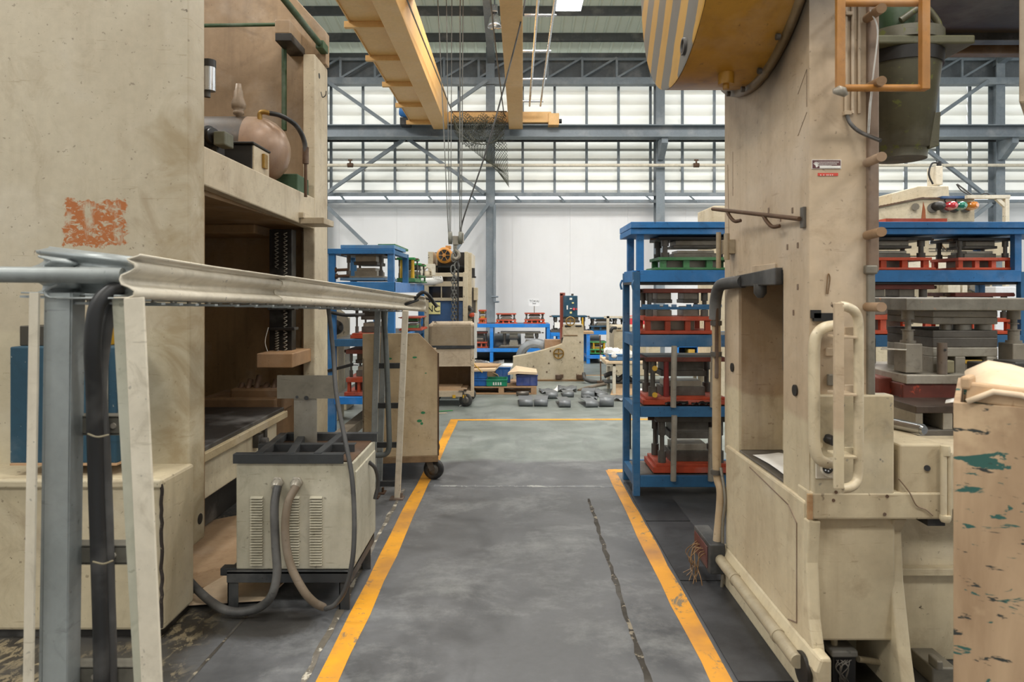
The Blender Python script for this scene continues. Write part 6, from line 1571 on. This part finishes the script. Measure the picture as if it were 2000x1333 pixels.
curl('folded grey sheet with an open wedge end right of the middle sheets', 1144, 1169, 797, .075, .30, .12)
curl('fat rolled grey sheet at the right end of the front row', 1171, 1199, 796, .12, .24, -.02)
curl('rolled sheet with a dark end lying beside the pallet', 1010, 1034, 774, .06, .0, .3, True, paint('brownish_rolled_sheet', '7d7770', '55504a', .3, 3, .4, .6))
curl('curled bright sheet just behind the torn top sheet', 1066, 1090, 780, .085, .24, .05)
curl('curled sheet in the back row left of the large wedge sheet', 1099, 1121, 777, .07, .26, 0)
curl('large curled sheet with a dark open end in the back row', 1135, 1161, 779, .10, .30, -.15)
curl('folded sheet in the back row at the far right beside the table legs', 1166, 1188, 776, .05, .3, .2)
def scrapsheet(label, px0, px1, pyb, dep, rz, amp=.03):
    d = 2000.0 / (pyb - 571); xa, xb = X(px0, d), X(px1, d); M_ = Matrix.Translation(((xa + xb) / 2, d, 0)) @ Matrix.Rotation(rz, 4, 'Z')
    rows = [[M_ @ Vector(((j / 6 - .5) * (xb - xa), dep * i / 4, .008 + amp * abs(math.sin(i * 1.1 + j * .8)))) for j in range(7)] for i in range(5)]
    tag(MB().sheet(rows).build('flat_sheet', SHEET, solid=.003), label, 'sheet metal')
scrapsheet('flat buckled sheet behind the curled sheets, left of the white paper', 1058, 1084, 770, .35, .1)
scrapsheet('flat crumpled sheet pile behind the white scrap of paper', 1088, 1126, 767, .4, -.1, .05)
scrapsheet('flat grey sheet with raised corners near the broom', 1154, 1176, 768, .3, .1, .03)
scrapsheet('torn sheet scrap lying on the wedge ended sheet', 1158, 1170, 786, .3, .5, .06)
scrapsheet('flat sheet half hidden by the tall rack post', 1196, 1222, 785, .3, -.3, .04)
def paper(label, px0, px1, py, amp=.02, hgt=.0, mat=WHITEP, nm='paper_scrap'):
    d = 2000.0 / (py - 571); xa, xb = X(px0, d), X(px1, d)
    rows = [[Vector((xa + (xb - xa) * j / 4, d + .03 * i + .012 * j, .004 + amp * abs(math.sin(i * 1.3 + j * .9)) + hgt * (j / 4) * (i / 3))) for j in range(5)] for i in range(4)]
    tag(MB().sheet(rows).build(nm, mat, solid=.001), label, 'paper')
paper('small white paper scrap on the floor below the open cart', 897, 908, 795, .01)
paper('white torn paper standing among the sheets in the back row', 1081, 1090, 768, .03, .07)
paper('crumpled white plastic scrap at the right end of the pallet', 1038, 1046, 768, .05)
tag(MB().bar((X(858, 8.6), 8.55, .006), (X(884, 8.6), 8.62, .006), .03, .004).build('paint_stick', GREENB), 'thin green white strip on the floor beside the open cart', 'strip')
tag(MB().bar((X(858, 8.5), 8.42, .005), (X(874, 8.5), 8.44, .005), .025, .004).build('paint_stick', CARDL), 'thin cream strip on the floor nearer than the green one', 'strip')

# table with tray of rags
td = 9.95
tb = thing('work_table', 'cream work table with a pale wooden top behind the tall rack post', 'table', (X(1225, td), td + .35, 0))
xt0, xt1 = X(1184, td), X(1184, td) + 1.5
MB().box(xt0, xt1, td, td + .7, Z(711, td) , Z(706, td)).build('table_top', CARDL, tb, .003)
MB().box(xt0 + .02, xt1 - .02, td + .03, td + .67, Z(716, td), Z(711, td)).build('table_frame', CREAML, tb)
for x in (xt0 + .10, xt1 - .06):
    for y in (td + .03, td + .62): MB().box(x, x + .045, y, y + .045, 0, Z(712, td)).build('leg', CREAML, tb, .003)
MB().box(xt0 + .02, xt1 - .05, td + .3, td + .6, .13, .15).build('lower_shelf', STEELK, tb)
trp = crate('grey blue plastic tray on the work table heaped with white rags', 1190, 1236, td + .05, .4, Z(706, td) + .001, .10, CRATEP, 'plastic_tray')
rg_ = MB()
for k in range(9):
    c = Vector((X(1192, td) + .035 * k, td + .2 + random.uniform(-.1, .12), Z(696, td) + .0))
    rg_.lathe([(.001, -.05), (.06, -.03), (.085, .01), (.07, .05), (.03, .075), (.001, .08)], c + Vector((0, 0, random.uniform(-.01, .035))), (random.uniform(-.5, .5), random.uniform(-.5, .5), 1), 7)
rg_.v = [(a + random.uniform(-.012, .012), b_ + random.uniform(-.012, .012), c + random.uniform(-.014, .014)) for a, b_, c in rg_.v]; rg_.sm = [False] * len(rg_.f)
ro = tag(rg_.build('white_rags', WHITER), 'heap of crumpled white rags in the tray on the work table', 'rags'); ro['kind'] = 'stuff'
hose('black_hose_pile', [P(1180, 735, 10.3), P(1196, 730, 10.3), P(1206, 742, 10.3), P(1220, 734, 10.3), P(1236, 744, 10.3), P(1246, 738, 10.3)], .035, BLACK, 'tangled black hose pile under the work table', 'hose')
tag(MB().add([P(1192, 772, 9.95), P(1246, 772, 9.95), P(1246, 748, 10.3), P(1200, 748, 10.3), P(1192, 772.5, 9.97), P(1246, 772.5, 9.97), P(1246, 748, 10.33), P(1200, 748, 10.33)], [(0, 1, 2, 3), (7, 6, 5, 4), (0, 4, 5, 1), (1, 5, 6, 2), (2, 6, 7, 3), (3, 7, 4, 0)]).build('cardboard_sheet', CARD), 'tan cardboard leaning under the work table', 'cardboard')
tf = thing('gantry_stand', 'thin cream steel stand frame standing behind the work table', 'frame', P(1212, 745, 11.2))
MB().box(X(1185, 11.2), X(1190, 11.2), 11.2, 11.24, 0, Z(618, 11.2)).build('post', CREAML, tf); MB().box(X(1262, 11.2), X(1267, 11.2), 11.2, 11.24, 0, Z(618, 11.2)).build('post', CREAML, tf)
MB().box(X(1180, 11.2), X(1268, 11.2), 11.2, 11.24, Z(622, 11.2), Z(618, 11.2)).build('top_rail', CREAML, tf)
cm = thing('feed_machine', 'cream upright machine with dark slots seen between the tall rack posts', 'machine', P(1222, 720, 12.2))
MB().pb(1199, 1290, 637, 735, 12.2, 12.8).build('body', CREAMM, cm, .02)
for px in (1206, 1222): MB().pb(px, px + 7, 641, 643, 12.19, 12.2).build('dark_slot', BLACK, cm)
MB().pb(1204, 1216, 646, 647, 12.19, 12.2).build('seam_strip', OCHRE, cm)
MB().tube([P(1192, 650, 12.1), P(1196, 642, 12.1), P(1203, 641, 12.15)], .03, 8).build('side_hose', BLACK, cm)
tag(MB().box(X(1231, 12.9), X(1262, 12.9), 12.9, 13.1, 0, Z(617, 12.9)).build('red_cabinet', PINK, bevel=.008), 'bright red cabinet behind the tall rack at left', 'cabinet')
br = thing('broom', 'floor broom standing upright left of the work table', 'broom', P(1173, 752, 11.3))
MB().rod(P(1172, 655, 11.3), P(1173.5, 744, 11.25), .011, 8).build('handle', RUSTY, br)
MB().pb(1166, 1182, 745, 752, 11.2, 11.3).build('brush_head', paint('brown_bristles', '5c4a3c', '3a2e26', .5, 9, .9), br, .004)
MB().pb(1172, 1177, 694, 706, 11.2, 11.22).build('paper_tag', WHITEP, br)
hose('floor_hose', [P(1140, 730, 11.3), P(1142, 740, 11.2), P(1152, 745, 11.2), P(1166, 747, 11.25)], .03, HOSE, 'dark hose curving from the coil machine foot to the broom', 'hose')
hose('floor_hose', [P(1130, 764, 10.35), P(1144, 759, 10.55), P(1166, 754, 10.8), P(1188, 749, 11.05)], .028, HOSEB, 'dusty hose on the floor running towards the work table', 'hose')

bc = thing('parts_cabinet', 'small blue open cabinet with a yellow bin seen through the tall rack', 'cabinet', (X(1342, 12.4), 12.6, 0))
for px in (1322, 1362): MB().box(X(px, 12.4), X(px + 4, 12.4), 12.4, 12.8, 0, Z(676, 12.4)).build('side_panel', BLUEB, bc, .003)
for y in (676, 697): MB().box(X(1322, 12.4), X(1366, 12.4), 12.4, 12.8, Z(y + 3, 12.4), Z(y, 12.4)).build('shelf', BLUEB, bc, .003)
MB().box(X(1322, 12.4), X(1366, 12.4), 12.78, 12.8, 0, Z(676, 12.4)).build('back_panel', DARK, bc)
tag(MB().box(X(1345, 12.4), X(1358, 12.4), 12.42, 12.7, Z(696.5, 12.4), Z(683, 12.4)).build('yellow_bin', YEL, bevel=.01), 'yellow bin inside the small blue open cabinet', 'bin')
pg = MB().lathe([(.05, 0), (.10, .02), (.115, .09), (.10, .16), (.05, .20), (.02, .22)], (X(1262, 6.4), 6.4, .40), (0, 0, 1), 9)
pg.v = [(a + random.uniform(-.012, .012), b_ + random.uniform(-.012, .012), c) for a, b_, c in pg.v]; pg.sm = [False] * len(pg.f)
tag(pg.build('plastic_bag', FILM), 'clear plastic bag standing on the stool behind the tall rack', 'bag')
stl = thing('stool', 'low dark stool carrying a clear plastic bag behind the tall rack', 'stool', (X(1262, 6.4), 6.4, 0))
MB().box(X(1262, 6.4) - .16, X(1262, 6.4) + .16, 6.24, 6.56, .37, .399).build('seat', STEELK, stl, .004)
for sx in (-.14, .12):
    for sy in (-.14, .12): MB().box(X(1262, 6.4) + sx, X(1262, 6.4) + sx + .02, 6.4 + sy, 6.4 + sy + .02, 0, .37).build('leg', STEELK, stl)

# ================================================================ PRESS BEHIND THE TALL RACK (right)
kp = thing('power_press', 'cream press with coloured signal lamps behind the tall blue rack', 'press', (X(1800, 8.6), 9.0, 0))
kd = 8.6
def kb(m, nm, mt=CREAMM, bev=.01, par=None): return m.build(nm, mt, par or kp, bev)
kb(MB().prism([(X(a, kd), Z(b_, kd)) for a, b_ in ((1640, 433), (1640, 420), (1798, 388), (1904, 388), (1904, 433))], 'y', kd, kd + 1.2), 'crown')
rv = MB()
for k in range(16):
    u = k / 15; rv.rod(P(1702 + 100 * u, 408 - 20 * u, kd + .05), P(1702 + 100 * u, 405.5 - 20 * u, kd + .05), .02, 6)
kb(rv, 'rivet', RUSTY, 0)['kind'] = 'stuff'
kb(MB().bar(P(1640, 420, kd - .01), P(1798, 387.5, kd - .01), .03, .02).bar(P(1798, 387.5, kd - .01), P(1904, 387.5, kd - .01), .03, .02), 'edge_strip', RUSTY, 0)
kb(MB().prism([(X(a, kd), Z(b_, kd)) for a, b_ in ((1754, 398), (1754, 375), (1808, 360), (1868, 360), (1870, 388), (1800, 388))], 'y', kd + .15, kd + 1.0), 'motor_cover')
kb(MB().pb(1828, 1842, 324, 361, kd + .4, kd + .6), 'vent_post', CREAML)
kb(MB().tube([P(1832, 318, kd + .4), P(1820, 320, kd + .4), P(1814, 340, kd + .4), P(1822, 360, kd + .4)], .012, 6).rod(P(1834, 324, kd + .45), P(1834, 316, kd + .45), .03, 8), 'vent_cable', BLACK, 0)
kb(MB().pb(1840, 1900, 383, 388, kd - .06, kd + .1), 'lamp_bar', NAVY, .004)
for px, mt, nm in ((1824, BLACK, 'horn'), (1848, LR, 'red_lamp'), (1866, LG, 'green_lamp'), (1888, LA, 'amber_lamp')):
    c = P(px, 404, kd)
    kb(MB().lathe([(.05, .0), (.055, -.03), (.055, -.10), (.045, -.15), (.02, -.175)], c, (-.12, 1, 0), 20), nm, mt, 0)
    kb(MB().rod(P(px - 2, 406, kd - .03), P(px - 3, 407, kd + .01), .06, 16), 'lamp_base', STEELD, 0)
kb(MB().tube([P(1850, 398, kd - .03), P(1845, 392, kd - .03), P(1848, 386, kd - .03)], .008, 5).tube([P(1868, 397, kd - .03), P(1866, 391, kd - .03), P(1870, 386, kd - .03)], .008, 5), 'lamp_cable', BLACK, 0)
kb(MB().prism([(X(1799, kd), Z(430, kd)), (X(1803, kd), Z(394, kd)), (X(1807, kd), Z(410, kd)), (X(1808, kd), Z(430, kd))], 'y', kd - .004, kd + .001), 'rust_run', paint('rust_run', '93502a', '6a3a20', .4), 0)
kb(MB().rod(P(1788, 404, kd - .05), P(1788, 404, kd), .045, 10), 'eye_boss', STEELM, 0)
kb(MB().pb(1640, 1990, 434, 500, kd + .1, kd + 1.2), 'frame_upper')
kb(MB().box(X(1640, kd), X(1960, kd), kd + .2, kd + 1.2, 0, Z(500, kd)), 'frame_lower')
kb(MB().pb(1766, 1856, 502, 540, kd + .06, kd + .2), 'slide_cover', CREAML)
rgm = kb(MB().lathe([(.10, 0), (.10, .012), (.092, .012), (.092, 0)], P(1853, 473, kd + .1), (0, -1, 0), 32, cap=False), 'round_cover', OCHRE, 0)
gs = kb(MB().pb(1871, 1885, 467, 484, kd + .085, kd + .1), 'green_sign', paint('pale_green_sign', '7fb070', '5c8a50', .2), 0)
kb(MB().bar(P(1873, 481, kd + .08), P(1879, 474, kd + .08), .018, .006, (0, 1, 0)).bar(P(1879, 474, kd + .08), P(1883, 470, kd + .08), .018, .006, (0, 1, 0)).bar(P(1877, 470, kd + .08), P(1882, 479, kd + .08), .014, .006, (0, 1, 0)), 'sign_figure', SIGNW, 0, gs)
ws = kb(MB().pb(1816, 1824, 467, 477, kd + .085, kd + .1), 'white_sign', SIGNW, 0)
kb(MB().pb(1818, 1822, 469.5, 474.5, kd + .078, kd + .085), 'sign_square', TEALB, 0, ws); kb(MB().pb(1819, 1821, 471, 473, kd + .076, kd + .078), 'sign_square', SIGNW, 0, ws)
text('KOMATSU', .066, INK, P(1851, 488, kd + .094), kp, ext=.002)
kb(MB().pb(1815, 1886, 485.2, 485.8, kd + .09, kd + .1).pb(1815, 1886, 490.8, 491.4, kd + .09, kd + .1), 'name_border', INK, 0)
for px0, px1, y0, y1 in ((1852, 1876, 557, 572), (1880, 1890, 555, 572), (1895, 1934, 556, 568)): kb(MB().pb(px0, px1, y0, y1, kd + .02, kd + .2), 'valve_cover', CREAML if px0 < 1890 else STEELM, .006)
kb(MB().tube([P(1892, 565, kd), P(1910, 571, kd - .02), P(1936, 566, kd)], .012, 6), 'valve_hose', BLACK, 0)
fa_ = thing('cable_stand', 'thin white steel cable stand and arm right of the signal lamps', 'stand', (X(1966, 8.45), 8.48, 0))
MB().pb(1890, 1974, 381, 388, 8.45, 8.51).build('arm', CREAML, fa_, .004); MB().box(X(1964, 8.45), X(1972, 8.45), 8.45, 8.51, 0, Z(386, 8.45)).build('post', CREAML, fa_, .004)
MB().bar(P(1946, 388, 8.48), P(1968, 408, 8.48), .04, .04, (0, 1, 0)).build('strut', CREAML, fa_)
MB().tube([P(1868, 360, 8.7), P(1880, 374, 8.7), P(1904, 384, 8.7), P(1925, 378, 8.5), P(1940, 386, 8.47)], .008, 5).tube([P(1870, 360, 8.72), P(1886, 372, 8.6), P(1900, 382, 8.48)], .01, 5).build('cable', BLACK, fa_)
tag(MB().box(X(1945, 8.2), X(1985, 8.2), 8.2, 8.5, 0, Z(560, 8.2)).build('side_cabinet', SIGNW, bevel=.01), 'white cabinet behind the big die at the right', 'cabinet')
tag(MB().box(X(1392, 9.6), X(1440, 9.6), 9.6, 10.4, 0, Z(402, 9.6)).build('machine_tower', CREAMM, bevel=.02), 'cream machine tower just visible behind the far edge of the right press', 'machine')

# ---- repeats share a group
for o in SC.objects:
    if o.parent or 'label' not in o: continue
    b_ = o.name.split('.')[0]
    g = {'press_die': 'press dies on the racks and the press bed', 'die_rack': 'blue die racks', 'plastic_crate': 'plastic crates on the pallet', 'power_press': 'cream mechanical presses',
         'flat_sheet': 'flat steel sheets on the floor', 'thick_cable': 'cables on the near stand', 'end_cable': 'cables at the trough end', 'cable_tie': 'cable ties', 'power_hose': 'hoses of the power unit',
         'steel_coil': 'steel coils in the background', 'cardboard_sheet': 'cardboard sheets', 'floor_hose': 'hoses on the floor', 'oily_rag': 'oily rags on the tall rack', 'clamp_bolt': 'clamp bolts on the left rack', 'paint_stick': 'strips on the floor', 'paper_scrap': 'paper scraps on the floor'}.get(b_)
    if g and 'group' not in o: o['group'] = g
